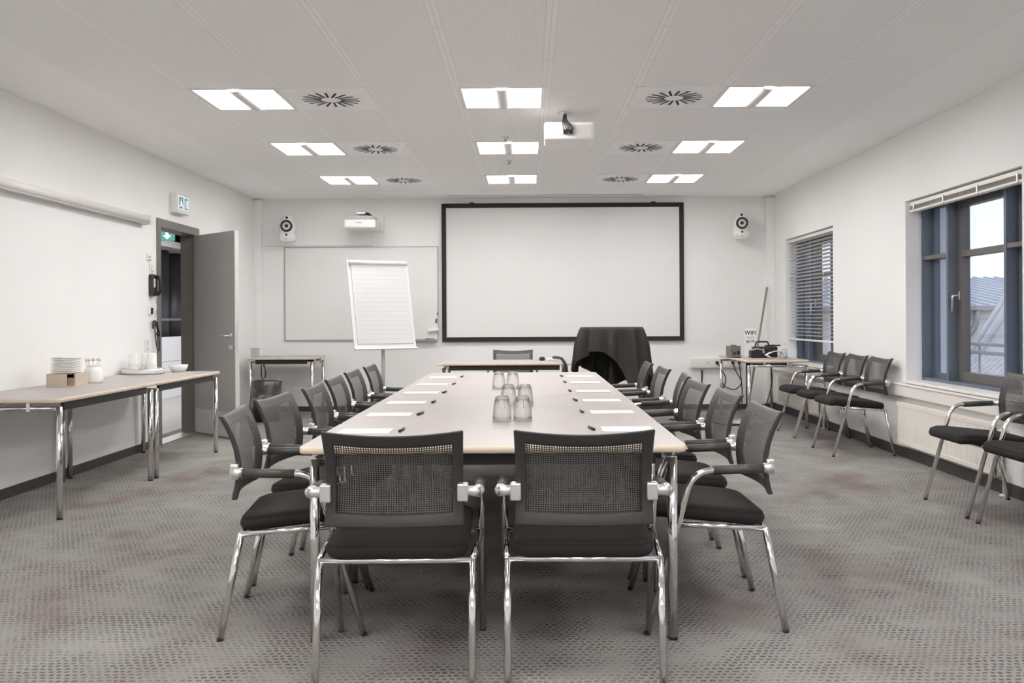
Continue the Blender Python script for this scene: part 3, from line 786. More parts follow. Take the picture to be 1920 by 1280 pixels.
# ------------------------------------------------------------------ conference chairs
def lag(z):
    # back profile y(z): bottom .505, waist .62, top .82
    P = ((.505, -.214), (.62, -.196), (.822, -.262)); y = 0
    for i, (zi, yi) in enumerate(P):
        w = yi
        for j, (zj, _) in enumerate(P):
            if i != j: w *= (z - zj) / (zi - zj)
        y += w
    return y
def back_pt(u, v, off=0):
    ztop = .822 - .015 * (1 - u * u); zbot = .508
    z = zbot + (ztop - zbot) * v
    hw = .2265 - .004 * math.sin(PI * v)
    y = lag(z) - .030 * (1 - u * u)
    return Vector((u * hw, y - off, z))
def make_chair():
    t = thing('conference_chair', 'x', 'chair')
    # seat cushion
    def ztop(y):
        s = (y + .2) / .47
        return .447 + .038 * min(1, max(0, s / .8)) ** 1.1 - (.012 * max(0, (s - .82) / .18) ** 2)
    bm = B(); rings = []
    for ins, dz in ((.055, -.062), (.022, -.060), (.006, -.049), (0, -.034), (.002, -.020), (.010, -.008), (.024, -.002), (.05, 0), (.10, .0), (.15, 0), (.2, 0)):
        r = max(.012, .06 - ins * .35)
        rings.append([bm.verts.new((x, y, ztop(y) + dz + (.004 if ins > .09 else 0))) for x, y in rrect(-.236 + ins, .236 - ins, -.203 + ins, .272 - ins, r, 6)])
    n = len(rings[0])
    for a, b_ in zip(rings, rings[1:]):
        for k in range(n):
            f = bm.faces.new((a[k], a[(k + 1) % n], b_[(k + 1) % n], b_[k])); f.smooth = True
    bm.faces.new(rings[0][::-1]); bm.faces.new(rings[-1])
    seat = ob('seat', bm, BLACKFAB, t)
    bm = B(); pts = [(x, y, ztop(y) - .011) for x, y in rrect(-.2285, .2285, -.1955, .2645, .056, 6)]; pts.append(pts[0])
    tube(bm, pts, .0022, 6, cap=False); ob('seam_piping', bm, PIPING, seat)
    # legs: rear pair, front pair that bends into the arm tube
    for s in (-1, 1):
        bm = B(); tube(bm, [(s * .25, -.262, .008), (s * .25, -.186, .392)], .0125, 14)
        l = ob('leg', bm, CHROME, t)
        bm = B(); tube(bm, [(s * .25, -.2635, 0), (s * .25, -.2622, .0085)], .0128, 12); ob('foot_glide', bm, BLACKPLASTIC, l)
        bm = B(); tube(bm, fillet([(s * .268, .258, .008), (s * .270, .084, .607), (s * .272, -.19, .617)], .075, 9), .0125, 14)
        l = ob('leg', bm, CHROME, t)
        bm = B(); tube(bm, [(s * .268, .2605, 0), (s * .268, .2582, .0085)], .0128, 12); ob('foot_glide', bm, BLACKPLASTIC, l)
        bm = B(); tube(bm, [(s * .2708, .010, .6095), (s * .272, -.180, .6165)], .0172, 16); ob('armrest_pad', bm, PADRUB, t)
        bm = B()
        rbox(bm, min(s * .203, s * .240), max(s * .203, s * .240), -.229, -.197, .586, .645, .006, 2)
        tube(bm, [(s * .225, -.206, .616), (s * .262, -.206, .617), (s * .276, -.203, .617)], [.017, .018, .018], 14)
        tube(bm, [(s * .274, -.216, .617), (s * .273, -.213, .617), (s * .272, -.175, .617)], [.010, .019, .0185], 14)
        ob('arm_bracket', bm, ALU, t)
    # seat frame
    bm = B()
    tube(bm, [(-.25, -.187, .388), (.25, -.187, .388)], .0105, 12)
    tube(bm, [(-.262, .140, .408), (.262, .140, .408)], .0095, 12)
    for s in (-1, 1): tube(bm, [(s * .25, -.187, .388), (s * .268, .140, .408)], .0105, 12)
    ob('seat_frame', bm, CHROME, t)
    # backrest frame
    us = [-1, -.93, -.84, -.6, -.4, -.2, 0, .2, .4, .6, .84, .93, 1]
    vs = [0, .06, .135, .3, .45, .6, .75, .87, .94, 1]
    bm = B(); V = {}
    for side, off in ((0, -.009), (1, .011)):
        for i, u in enumerate(us):
            for j, v in enumerate(vs): V[side, i, j] = bm.verts.new(back_pt(u, v, off))
    def cell(i, j): return 0 <= i < len(us) - 1 and 0 <= j < len(vs) - 1 and (i < 2 or i > len(us) - 4 or j < 2 or j > len(vs) - 4)
    for i in range(len(us) - 1):
        for j in range(len(vs) - 1):
            if not cell(i, j): continue
            for side in (0, 1): bm.faces.new([V[side, a, b_] for a, b_ in ((i, j), (i + 1, j), (i + 1, j + 1), (i, j + 1))]).smooth = True
            for di, dj, e in ((-1, 0, ((i, j), (i, j + 1))), (1, 0, ((i + 1, j), (i + 1, j + 1))), (0, -1, ((i, j), (i + 1, j))), (0, 1, ((i, j + 1), (i + 1, j + 1)))):
                if not cell(i + di, j + dj):
                    (a, b_), (c, d_) = e
                    bm.faces.new((V[0, a, b_], V[0, c, d_], V[1, c, d_], V[1, a, b_]))
    bf = ob('backrest_frame', bm, DKPLASTIC, t, bevel=.005)
    bm = B(); uvl = bm.loops.layers.uv.new('uv'); n1, n2 = 16, 10; P = []
    for i in range(n1 + 1):
        for j in range(n2 + 1):
            u = -.995 + 1.99 * i / n1; v = .005 + .99 * j / n2
            P.append((bm.verts.new(back_pt(u, v, -.0125 + .012 * max(0, abs(u) - .9) / .1 * .6 + .010 * max(0, v - .93) / .07)), u * .2265, v * .31))
    for i in range(n1):
        for j in range(n2):
            q = [P[(i + a) * (n2 + 1) + j + b_] for a, b_ in ((0, 0), (1, 0), (1, 1), (0, 1))]
            f = bm.faces.new([p[0] for p in q]); f.smooth = True
            for lp, p in zip(f.loops, q): lp[uvl].uv = (p[1] + 1, p[2] + 1)
    ob('mesh_panel', bm, MESH, bf)
    return t
chair = make_chair(); used = [False]
def place_chair(x, y, rz, label, group):
    if not used[0]:
        used[0] = True; chair.location = (x, y, 0); chair.rotation_euler = (0, 0, rz); chair['label'] = label; chair['group'] = group; return chair
    return dup(chair, label, (x, y, 0), rz, group)
ordn = ['nearest the camera', 'second from the camera', 'third from the camera', 'fourth from the camera', 'fifth from the camera', 'farthest from the camera']
jit = [2, -3, 1, -2, 3, 0]
for k, (x, y) in enumerate(((-.908, 3.515), (-.945, 4.13), (-.905, 4.755), (-.94, 5.42), (-.965, 6.10), (-.965, 6.78))):
    place_chair(x, y, R(-90 + (7, -4, 1, 1, 0, 0)[k]), 'black mesh armchair on the door side of the long table, ' + ordn[k], 'armchairs along the door side of the table')
for k, (x, y) in enumerate(((.695, 3.54), (.706, 4.225), (.69, 4.89), (.725, 5.53), (.71, 6.27), (.70, 7.03))):
    place_chair(x, y, R(90 + (0, 1, 3, -6, 1, -1)[k]), 'black mesh armchair on the window side of the long table, ' + ordn[k], 'armchairs along the window side of the table')
place_chair(-.440, 3.065, R(1), 'black mesh armchair at the near table end, on the door side', 'armchairs at the near end of the table')
place_chair(.180, 3.075, R(-.5), 'black mesh armchair at the near table end, on the window side', 'armchairs at the near end of the table')
place_chair(-.173, 9.75, R(180), 'black mesh armchair behind the presenter desk facing the room', 'armchair behind the desk')
for k, (x, y) in enumerate(((2.815, 7.655), (2.835, 8.245), (2.84, 8.835))):
    place_chair(x, y, R(90), 'black mesh armchair against the window wall between the windows, %s of three' % ('nearest', 'middle', 'farthest')[k], 'armchairs in a row between the windows')
for k, (x, y) in enumerate(((2.80, 5.375), (2.80, 4.715))):
    place_chair(x, y, R(90), ('black mesh armchair in front of the radiator under the near window', 'black mesh armchair cut off at the photo edge, nearest chair on the window wall')[k], 'armchairs below the near window')

# ------------------------------------------------------------------ tables
def make_table(L, D, h=.72, inx=.03, iny=.027, ap=.01):
    """long side along x, local origin centre"""
    t = thing('folding_table', 'x', 'table')
    bm = B(); slab(bm, -L / 2, L / 2, -D / 2, D / 2, h - .026, h, .03, .0035, 1); ob('table_top', bm, [LAMINATE, BEECH], t)
    ix, iy = L / 2 - inx, D / 2 - iny
    for sx in (-1, 1):
        for sy in (-1, 1):
            bm = B(); tube(bm, [(sx * ix, sy * iy, .012), (sx * ix, sy * iy, h - .052)], .0185, 16)
            l = ob('leg', bm, CHROME, t)
            bm = B(); tube(bm, [(sx * ix, sy * iy, 0), (sx * ix, sy * iy, .013)], .0178, 14); ob('foot_cap', bm, BLACKPLASTIC, l)
        bm = B(); tube(bm, [(sx * ix, -iy, h - .062), (sx * ix, iy, h - .062)], .0125, 12); ob('end_tube', bm, CHROME, t)
        for sy in (-1, 1):
            bm = B(); rbox(bm, sx * ix - .014, sx * ix + .014, sy * iy * .45 - .012, sy * iy * .45 + .012, h - .082, h - .026, .003, 1)
            ob('top_clamp', bm, ALU, t)
    for sy in (-1, 1):
        bm = B(); box(bm, -ix + .06, ix - .06, sy * (iy - ap) - .01, sy * (iy - ap) + .01, h - .078, h - .026)
        ob('apron', bm, APRON, t)
    return t
tb = make_table(1.395, .7155, inx=.042, iny=.075)
for k in range(6):
    lb = 'pale topped chrome legged table in the long central row, ' + ordn[k]
    loc = (-.13, 3.15 + .716 * (k + .5), 0)
    if k == 0: tb.location = loc; tb['label'] = lb; tb['group'] = 'tables joined into the long central row'
    else: dup(tb, lb, loc, 0, 'tables joined into the long central row')
tl = make_table(1.355, .70, inx=.05)
tl.location = (-3.105, 5.842, 0); tl.rotation_euler = (0, 0, R(90)); tl['label'] = 'pale side table along the door wall carrying the saucers and jar'; tl['group'] = 'side tables along the door wall'
dup(tl, 'pale side table along the door wall, the one reaching in front of the doorway', (-3.105, 7.200, 0), R(90), 'side tables along the door wall')
ds = make_table(1.38, .72, inx=.062, iny=.05); ds.location = (-.245, 9.38, 0); ds['label'] = 'presenter desk with dark apron standing in front of the projection screen'
ct = make_table(1.40, .66, ap=.20); ct.location = (2.63, 9.95, 0); ct.rotation_euler = (0, 0, R(90)); ct['label'] = 'pale table in the window corner carrying the WIFI sign and toolbox'
st = make_table(.80, .62); st.location = (-2.97, 10.86, 0); st['label'] = 'small pale table in the back corner behind the waste bin'

# ------------------------------------------------------------------ things on the long table
pz = .7205
padY = [3.62, 4.22, 4.82, 5.45, 6.12, 6.75]
def note_pad(x, y, rz, label):
    t = thing('notepad', label, 'notepad', (x, y, pz), rz, 'white notepads on the long table')
    bm = B(); box(bm, -.105, .105, -.074, .074, 0, .003); ob('paper_block', bm, PAPER, t)
    bm = B(); box(bm, -.105, .105, .064, .074, .003, .0036); ob('glue_strip', bm, WHITEPL, t)
def pen(x, y, rz, label):
    t = thing('ballpoint_pen', label, 'pen', (x, y, pz + .0058), rz, 'pens beside the notepads')
    Ym = Matrix.Rotation(R(90), 4, 'Y')
    bm = B(); lathe(bm, [(0, -.045), (.0058, -.045), (.0058, .042), (0, .042)], 10, M=Ym); ob('barrel', bm, BLACKPLASTIC, t)
    bm = B(); lathe(bm, [(.0058, .042), (.0015, .058), (0, .058)], 10, M=Ym); ob('tip', bm, STEEL, t)
    bm = B(); box(bm, -.047, -.010, -.0015, .0015, .005, .0075); ob('clip', bm, STEEL, t)
for k in range(6):
    for s, side in ((-1, 'door'), (1, 'window')):
        xe = -.8275 if s < 0 else .5675
        nx = xe - s * .165; y = padY[k] + (.02 if s < 0 else -.02) * (k % 2)
        if s > 0: y = [3.60, 4.26, 4.86, 5.47, 6.22, 6.86][k]
        else: y = [3.58, 4.20, 4.79, 5.42, 6.11, 6.86][k]
        note_pad(nx, y, R((-1, 1, 0, 1, -1, 0)[k]), 'white notepad on the %s side of the table, %s' % (side, ordn[k]))
        px = nx - s * .145
        pen(px, y + .01, R(97 if s > 0 else 83) + R((3, -3, 2, -2, 0, 2)[k]), 'black pen beside the notepad on the %s side, %s' % (side, ordn[k]))
pen(.17, 3.33, R(5), 'black pen lying at the near table end before the window side chair')

def tumbler(x, y, label):
    t = thing('drinking_glass', label, 'glass', (x, y, pz), random.random(), 'upturned drinking glasses in the table centre')
    bm = B(); n = 24
    out = [(.043, 0), (.043, .004), (.0415, .03), (.038, .065), (.0335, .09), (.030, .108), (.027, .111), (0, .111)]
    inn = [(0, .099), (.0255, .098), (.031, .088), (.0358, .065), (.0395, .03), (.0413, .001), (.043, 0)]
    lathe(bm, out + inn, n)
    ob('bowl', bm, TUMBLER, t)
    bm = B()
    for k in range(8):
        a = 2 * PI * k / 8
        tube(bm, [(.0382 * math.cos(a), .0382 * math.sin(a), .062), (.0325 * math.cos(a), .0325 * math.sin(a), .094)], .0016, 6)
    ob('facet_rib', bm, TUMBLER, t)
for x, y, lb in ((-.118, 3.91, 'upturned glass in the nearest pair, door side'), (-.027, 3.92, 'upturned glass in the nearest pair, window side'),
                 (-.105, 4.60, 'upturned glass in the middle pair, door side'), (-.017, 4.605, 'upturned glass in the middle pair, window side'),
                 (-.192, 5.72, 'upturned glass in the farthest pair, door side'), (-.102, 5.72, 'upturned glass in the farthest pair, window side')):
    tumbler(x, y, lb + ' of the table centre')

# ------------------------------------------------------------------ on the side tables
t = thing('napkin_box', 'pale wooden holder box with a cut out front under the saucer stack', 'box', (-3.222, 6.15, pz), R(0))
bm = B(); w, dd, hh = .0925, .10, .092
for x0, x1, y0, y1, z0, z1 in ((-w, w, -dd, dd, 0, .008), (-w, w, dd - .008, dd, .008, hh), (-w, -w + .008, -dd, dd - .008, .008, hh), (w - .008, w, -dd + .03, dd - .008, .008, hh),
                               (-w + .008, .045, -dd, -dd + .008, .008, hh), (-w + .008, .045, -dd + .008, dd - .008, hh - .006, hh), (.045, w - .008, -dd + .06, dd - .008, hh - .006, hh)):
    box(bm, x0, x1, y0, y1, z0, z1)
ob('case', bm, WOODBOX, t)
bm = B(); box(bm, .0, w - .01, -dd + .02, dd - .01, .008, .062); ob('napkin_fill', bm, plain('kraft_paper', (.36, .29, .21, 1), .9, var=.15, scale=30), t)
pn = 9
for k in range(pn):
    bm = B(); z = 0
    rings = [rrect(-.062, .062, -.058, .058, .006, 3), rrect(-.079, .079, -.072, .072, .008, 3), rrect(-.079, .079, -.072, .072, .008, 3), rrect(-.066, .066, -.06, .06, .006, 3)]
    zz = [0, .0060, .0085, .0030]; V = [[bm.verts.new((x, y, z_)) for x, y in r_] for r_, z_ in zip(rings, zz)]
    n = len(V[0])
    for a, b_ in zip(V, V[1:]):
        for q in range(n): bm.faces.new((a[q], a[(q + 1) % n], b_[(q + 1) % n], b_[q])).smooth = True
    bm.faces.new(V[0][::-1]); bm.faces.new(V[-1])
    if k == 0: plate = ob('square_saucer', bm, PORCELAIN); o = plate
    else: bm.free(); o = plate.copy(); COL.objects.link(o)
    o.location = (-3.222 + random.uniform(-.002, .002), 6.14, pz + .0925 + k * .0126); o.rotation_euler = (0, 0, R(random.uniform(-1.5, 1.5)))
    tag(o, 'square white saucer in the stack on the wooden box, number %s from the bottom' % ('one', 'two', 'three', 'four', 'five', 'six', 'seven', 'eight', 'nine', 'ten')[k], 'saucer', 'square white saucers stacked on the box')
t = thing('ceramic_jar', 'white ceramic jar holding spoons beside the saucer stack', 'jar', (-3.20, 6.48, pz))
bm = B(); lathe(bm, [(0, 0), (.062, 0), (.064, .02), (.064, .085), (.056, .105), (.046, .115), (.046, .122), (.051, .13), (.047, .132), (.042, .12), (.05, .1), (.058, .08), (.058, .02), (0, .01)], 32); ob('body', bm, PORCELAIN, t)
for k in range(9):
    tt = tag(None, '', '') if False else thing('teaspoon', 'metal teaspoon standing in the white jar, number %d from its left rim' % (k + 1), 'spoon', (-3.20 - .030 + k * .0075, 6.48 + random.uniform(-.02, .02), pz + .1), 0, 'teaspoons standing in the jar')
    tt['label'] = 'metal teaspoon standing upright in the white jar on the side table'
    bm = B(); a = (k - 4) * .06; tube(bm, [(-a * .05, 0, -.06), (a * .07, 0, .062 + random.uniform(-.008, .008))], [.0025, .003], 6); ob('handle', bm, STEEL, tt)
    bm = B(); lathe(bm, [(0, -.012), (.008, -.004), (.009, .004), (0, .014)], 10, (a * .075, 0, .068), sy=.45); ob('tip', bm, STEEL, tt)
TR = (-3.29, 7.52, pz)
t = thing('serving_tray', 'round silver tray holding paper cups on the side table near the door', 'tray', TR)
bm = B(); lathe(bm, [(0, .0), (.16, 0), (.17, .006), (.17, .046), (.166, .046), (.166, .010), (.158, .005), (0, .005)], 40); ob('dish', bm, STEEL, t)
bm = B()
for z in (.017, .034): lathe(bm, [(.171, z - .003), (.173, z), (.171, z + .003)], 40)
ob('band', bm, WHITEPL, t)
for k, (dx, dy) in enumerate(((-.095, .02), (-.015, .085), (.06, .03))):
    for q in range(5):
        if k + q == 0:
            bm = B(); lathe(bm, [(.041, 0), (.043, .002), (.041, .004), (.034, .092), (.030, .095), (0, .095)], 24); cup = ob('paper_cup', bm, PAPER); o = cup
        else: o = cup.copy(); COL.objects.link(o)
        o.location = (TR[0] + dx, TR[1] + dy, pz + .0055 + q * .019)
        tag(o, 'white paper cup in the %s upturned stack on the silver tray, %s of five' % (('near wall', 'middle', 'doorway side')[k], ('lowest', 'second', 'third', 'fourth', 'topmost')[q]), 'cup', 'upturned paper cups on the tray')
for k, (dx, dy) in enumerate(((-.04, -.09), (-.025, -.10), (.05, -.10), (.075, -.09))):
    bm = B()
    if k < 2: tube(bm, [(-.03, 0, .004), (.03, 0, .045)], .005, 7)
    else: rbox(bm, -.03, .03, -.012, .012, .0, .045 - .006 * k, .006, 1)
    o = ob('tray_sachet' if k > 1 else 'stirring_spoon', bm, WHITEPL if k > 1 else STEEL)
    o.location = (TR[0] + dx, TR[1] + dy, pz + .0065); o.rotation_euler = (0, 0, R(15 * k))
    tag(o, ('metal spoon leaning on the tray rim before the cups', 'second metal spoon leaning on the tray rim before the cups', 'white sachet in the middle of the tray front', 'white sachet at the doorway side of the tray front')[k], 'sachet' if k > 1 else 'spoon')
t = thing('sugar_bowl', 'white bowl filled with sachets at the doorway end of the side table', 'bowl', (-3.10, 7.80, pz))
bm = B(); lathe(bm, [(0, 0), (.055, 0), (.072, .03), (.082, .062), (.079, .062), (.068, .03), (.05, .006), (0, .005)], 32); ob('body', bm, PORCELAIN, t)
for k in range(6):
    bm = B(); rbox(bm, -.006, .006, -.03, .03, 0, .004, .0015, 1); o = ob('sugar_sachet', bm, (PAPER, STEEL, WHITEPL)[k % 3])
    o.location = (-3.10 + .045 - k * .016, 7.80 - .02 + .01 * (k % 3), pz + .054 + .003 * (k % 3)); o.rotation_euler = (R(10 * (k % 3) - 10), R(25), R(40 + 25 * k))
    tag(o, 'sugar sachet lying on top in the white bowl by the doorway', 'sachet', 'sachets in the white bowl')

# back corner small table: acrylic holder
t = thing('acrylic_holder', 'clear acrylic card holder on the small back corner table', 'card holder', (-3.325, 10.72, pz))
bm = B(); box(bm, -.05, .05, -.03, .03, 0, .006); box(bm, -.05, .05, .022, .026, .006, .11); box(bm, -.05, .05, -.026, -.022, .006, .11); ob('shell', bm, CLEARPL, t)
bm = B(); box(bm, -.045, .045, -.005, .0, .006, .10); ob('card', bm, PAPER, t)
bm = B(); box(bm, -.046, .046, -.0275, -.0265, .10, .108); box(bm, .008, .012, -.0275, -.0265, .03, .07); ob('printed_line', bm, GREYINK, t)
cord('table_cable', [(-3.19, 10.585, .64), (-3.15, 10.57, .55), (-3.17, 10.57, .44), (-3.21, 10.575, .50), (-3.21, 10.585, .63)], .007, 'black cable looped under the small back corner table', plug=False)

# waste bin with liner
t = thing('waste_bin', 'black waste bin with a clear plastic liner near the back corner', 'waste bin', (-3.04, 10.22, 0))
bm = B(); lathe(bm, [(0, 0), (.135, 0), (.145, .01), (.175, .47), (.171, .47), (.141, .012), (0, .012)], 32); ob('bucket', bm, BLACKPLASTIC, t)
bm = B(); n = 48; prof = [(.172, .44), (.178, .482), (.186, .478), (.183, .40), (.18, .33), (.184, .27), (.178, .22)]
rings = []
for j, (r_, z_) in enumerate(prof):
    ring = []
    for k in range(n):
        a = 2 * PI * k / n; w = .008 * math.sin(9 * a + j) * (j > 1) + .005 * math.sin(17 * a + 2 * j) * (j > 1)
        ring.append(bm.verts.new(((r_ + w) * math.cos(a), (r_ + w) * math.sin(a), z_ + (.025 * math.sin(5 * a) + .012 * math.sin(11 * a) if j > 4 else 0))))
    rings.append(ring)
for a, b_ in zip(rings, rings[1:]):
    for k in range(n): bm.faces.new((a[k], a[(k + 1) % n], b_[(k + 1) % n], b_[k])).smooth = True
ob('liner_bag', bm, FILM, t)

# desk items
t = thing('desk_microphone', 'small dark round puck on the presenter desk beside the white box', 'microphone', (.15, 9.50, pz))
bm = B(); lathe(bm, [(0, 0), (.03, 0), (.034, .012), (.03, .03), (.016, .037), (0, .038)], 20); ob('body', bm, BLACKPLASTIC, t)
bm = B(); lathe(bm, [(.024, .034), (.026, .036), (.022, .039)], 20); ob('ring', bm, DKPLASTIC, t)
t = thing('white_remote', 'small white box lying on the presenter desk', 'remote', (.235, 9.50, pz))
bm = B(); rbox(bm, -.035, .035, -.05, .05, 0, .02, .004, 2); ob('body', bm, WHITEPL, t)
bm = B(); box(bm, -.02, .02, -.0505, -.05, .006, .012); ob('button', bm, GREYLINE, t)
cord('desk_cable', [(.27, 9.42, .755), (.31, 9.2, .765), (.345, 9.02, .762), (.385, 8.985, .70), (.40, 8.98, .5), (.40, 8.99, .2), (.38, 9.02, .012), (.2, 9.3, .012)], .016, 'thick black cable bending over the front edge of the presenter desk', plug=False, fr=.06)
for x, lb in ((-.43, 'black wheel stop'), ): pass

# draped bistro table
t = thing('draped_bistro_table', 'tall round standing table draped with a black cloth beside the screen', 'table', (.915, 9.65, 0))
zt = 1.075; Rr = .345
bm = B(); lathe(bm, [(0, zt - .03), (Rr - .006, zt - .03), (Rr - .006, zt - .004), (0, zt - .004)], 40); ob('table_top', bm, APRON, t)
bm = B(); tube(bm, [(0, 0, .02), (0, 0, zt - .03)], .03, 16); ob('pole', bm, BLACKPLASTIC, t)
bm = B(); lathe(bm, [(0, 0), (.23, 0), (.23, .008), (.05, .022), (0, .022)], 32); ob('base', bm, BLACKPLASTIC, t)
bm = B(); n = 160; m = 18; a_ = .78; rot = R(-31); off = Vector((.10, .15))
rings = []
for j in range(4):
    r_ = Rr * (j + 1) / 4 - (0 if j < 3 else .004)
    rings.append([bm.verts.new((r_ * math.cos(2 * PI * k / n), r_ * math.sin(2 * PI * k / n), zt)) for k in range(n)])
def hang(th):
    dx, dy = math.cos(th - rot), math.sin(th - rot); ox, oy = (off.x * math.cos(rot) + off.y * math.sin(rot)), (-off.x * math.sin(rot) + off.y * math.cos(rot))
    ts = []
    for d_, o_ in ((dx, ox), (dy, oy)):
        if abs(d_) > 1e-6: ts.append(((a_ if d_ > 0 else -a_) + o_ * 1.0) / d_)
    return max(.15, min(x for x in ts if x > 0) - Rr)
for j in range(1, m + 1):
    ring = []
    for k in range(n):
        th = 2 * PI * k / n; L = hang(th); s = L * j / m
        fold = min(1, s / .18)
        w = fold * (.036 * math.sin(11 * th + .8) + .018 * math.sin(19 * th + 2.1) + .012 * math.sin(6 * th))
        r_ = Rr + .006 * min(1, s / .02) + .125 * s + w
        ring.append(bm.verts.new((r_ * math.cos(th), r_ * math.sin(th), zt - s * .985 - (.004 if j else 0))))
    rings.append(ring)
c = bm.verts.new((0, 0, zt))
for k in range(n): bm.faces.new((c, rings[0][k], rings[0][(k + 1) % n]))
for a, b_ in zip(rings, rings[1:]):
    for k in range(n): bm.faces.new((a[k], b_[k], b_[(k + 1) % n], a[(k + 1) % n])).smooth = True
o = ob('tablecloth', bm, CLOTH); o.location = (.915, 9.65, 0)
sd = o.modifiers.new('thick', 'SOLIDIFY'); sd.thickness = .002
tag(o, 'black cloth draped in folds over the tall round standing table', 'tablecloth')

# flip chart
t = thing('flip_chart', 'white flip chart easel with a paper pad in front of the whiteboard', 'flip chart', (-1.575, 9.74, 0), R(26))
lean = R(18)
Mb = Matrix.Translation((0, 0, .845)) @ Matrix.Rotation(-lean, 4, 'X')
bm = B(); rbox(bm, -.355, .355, 0, .02, 0, 1.05, .006, 2); ob('board', bm, plain('flip_board_enamel', (.66, .655, .65, 1), .4, var=.01), t, Mb)
bm = B(); box(bm, -.312, .325, -.012, -.001, .06, .995)
ob('paper_pad', bm, plain('flip_paper', (.61, .605, .60, 1), .95, var=.012, scale=6, spec=.1), t, Mb)
bm = B()
for k in range(16): box(bm, -.285, .30, -.0126, -.0120, .11 + k * .054, .1145 + k * .054)
ob('ruled_line', bm, plain('pale_ruling', (.53, .523, .516, 1), .9), t, Mb)
bm = B(); tube(bm, [(-.338, -.018, 1.015), (.345, -.018, 1.015)], .021, 14); ob('clamp_bar', bm, WHITEPL, t, Mb)
bm = B(); box(bm, -.355, .355, -.035, .0, -.008, .006); ob('pen_ledge', bm, WHITEMETAL, t, Mb)
bm = B(); tube(bm, [(0, .11, .04), (0, .11, 1.02)], .02, 14); box(bm, -.03, .03, .055, .12, .93, .97)
ob('pole', bm, GREYLINE, t)
bm = B()
for k in range(5):
    a = 2 * PI * k / 5 + .3; tube(bm, [(.0, .11, .07), (.30 * math.cos(a), .11 + .30 * math.sin(a), .03)], [.018, .012], 8)
    lathe(bm, [(0, 0), (.02, 0), (.022, .02), (.012, .035), (0, .035)], 10, (.30 * math.cos(a), .11 + .30 * math.sin(a), 0))
ob('star_base', bm, DKPLASTIC, t)

# window-corner table things
t = thing('wifi_sign', 'white standing WIFI sign on the corner table', 'sign', (2.575, 10.20, pz), R(4))
bm = B(); box(bm, -.068, .068, -.002, .002, 0, .325); box(bm, -.068, .068, -.03, .05, 0, .003); ob('card', bm, plain('glossy_sign_card', (.95, .95, .945, 1), .3), t)
cu = bpy.data.curves.new('lettering', 'FONT'); cu.body = 'WIFI'; cu.size = .064; cu.align_x = 'CENTER'; cu.extrude = .0003; cu.offset = .0011; cu.space_character = 1.05
tmp = bpy.data.objects.new('tmp', cu); COL.objects.link(tmp)
me = bpy.data.meshes.new_from_object(tmp.evaluated_get(bpy.context.evaluated_depsgraph_get())); bpy.data.objects.remove(tmp)
me.materials.clear(); me.materials.append(INK)
lo = bpy.data.objects.new('lettering', me); COL.objects.link(lo); lo.parent = t; lo.location = (0, -.003, .252); lo.rotation_euler = (R(90), 0, 0)
bm = B()
for z, w_ in ((.222, .045), (.21, .05)): box(bm, -w_, w_, -.0032, -.0022, z, z + .005)
box(bm, -.05, -.008, -.0032, -.0022, .155, .187); box(bm, .005, .052, -.0032, -.0022, .165, .187)
ob('printed_line', bm, GREYINK, t)
t = thing('tissue_box', 'grey brown card box with dark print on the corner table', 'box', (2.345, 10.06, pz), R(14))
bm = B(); box(bm, -.062, .062, -.06, .06, 0, .128); ob('carton', bm, TISSUE, t, bevel=.003)
bm = B(); rbox(bm, -.035, .035, -.02, .02, .127, .139, .006, 1); ob('flap', bm, TISSUE, t)
bm = B()
for x0, x1, z0, z1 in ((-.04, -.030, .03, .058), (-.026, -.016, .03, .055), (-.012, .0, .03, .06), (.014, .048, .03, .07), (-.055, -.047, .065, .08)): box(bm, x0, x1, -.0615, -.06, z0, z1)
ob('dark_print', bm, INK, t)
t = thing('toolbox', 'black toolbox with a carrying handle on the corner table', 'toolbox', (2.63, 9.86, pz), R(-3))
bm = B(); rbox(bm, -.145, .145, -.075, .075, 0, .082, .008, 2); ob('body', bm, BLACKPLASTIC, t)
bm = B(); rbox(bm, -.115, .105, -.06, .065, .08, .125, .012, 2); ob('lid', bm, DKPLASTIC, t)
bm = B(); tube(bm, fillet([(-.085, 0, .12), (-.075, 0, .178), (.055, 0, .178), (.065, 0, .12)], .02), .009, 10); ob('handle', bm, BLACKPLASTIC, t)
bm = B(); rbox(bm, -.02, .0, -.080, -.074, .055, .085, .002, 1); ob('latch', bm, STEEL, t)
bm = B(); tube(bm, fillet([(-.13, -.06, .088), (-.08, -.07, .105), (-.03, -.065, .090), (.0, -.07, .098)], .02), .004, 6)
o = tag(ob('white_lead', bm, WHITEPL), 'short white lead lying on the toolbox edge', 'cable'); o.location = (2.63, 9.86, pz); o.rotation_euler = (0, 0, R(-3))
bm = B(); rbox(bm, -.048, .048, -.03, .03, 0, .115, .006, 2)
t = thing('small_device', 'small black device behind the toolbox near the window', 'device', (2.80, 10.08, pz))
ob('case', bm, BLACKPLASTIC, t)
bm = B(); box(bm, -.03, .03, -.0312, -.03, .07, .09); ob('label_strip', bm, DKPLASTIC, t)
t = thing('folded_cloth', 'white folded cloth lying before the toolbox on the corner table', 'cloth', (2.70, 9.62, pz), R(8))
bm = B(); n = 12
prof = [(-.10, .055), (-.115, .045), (-.07, .012), (.0, .004), (.09, .006), (.06, .03), (.09, .055), (.05, .085), (-.0, .09), (-.06, .075), (-.10, .055)]
ra = [bm.verts.new((x, -.05, z)) for x, z in prof]; rb_ = [bm.verts.new((x + .01, .05, z * .9)) for x, z in prof]
for k in range(len(prof) - 1): bm.faces.new((ra[k], ra[k + 1], rb_[k + 1], rb_[k])).smooth = True
o = ob('fold', bm, PAPER, t); q = o.modifiers.new('thick', 'SOLIDIFY'); q.thickness = .006
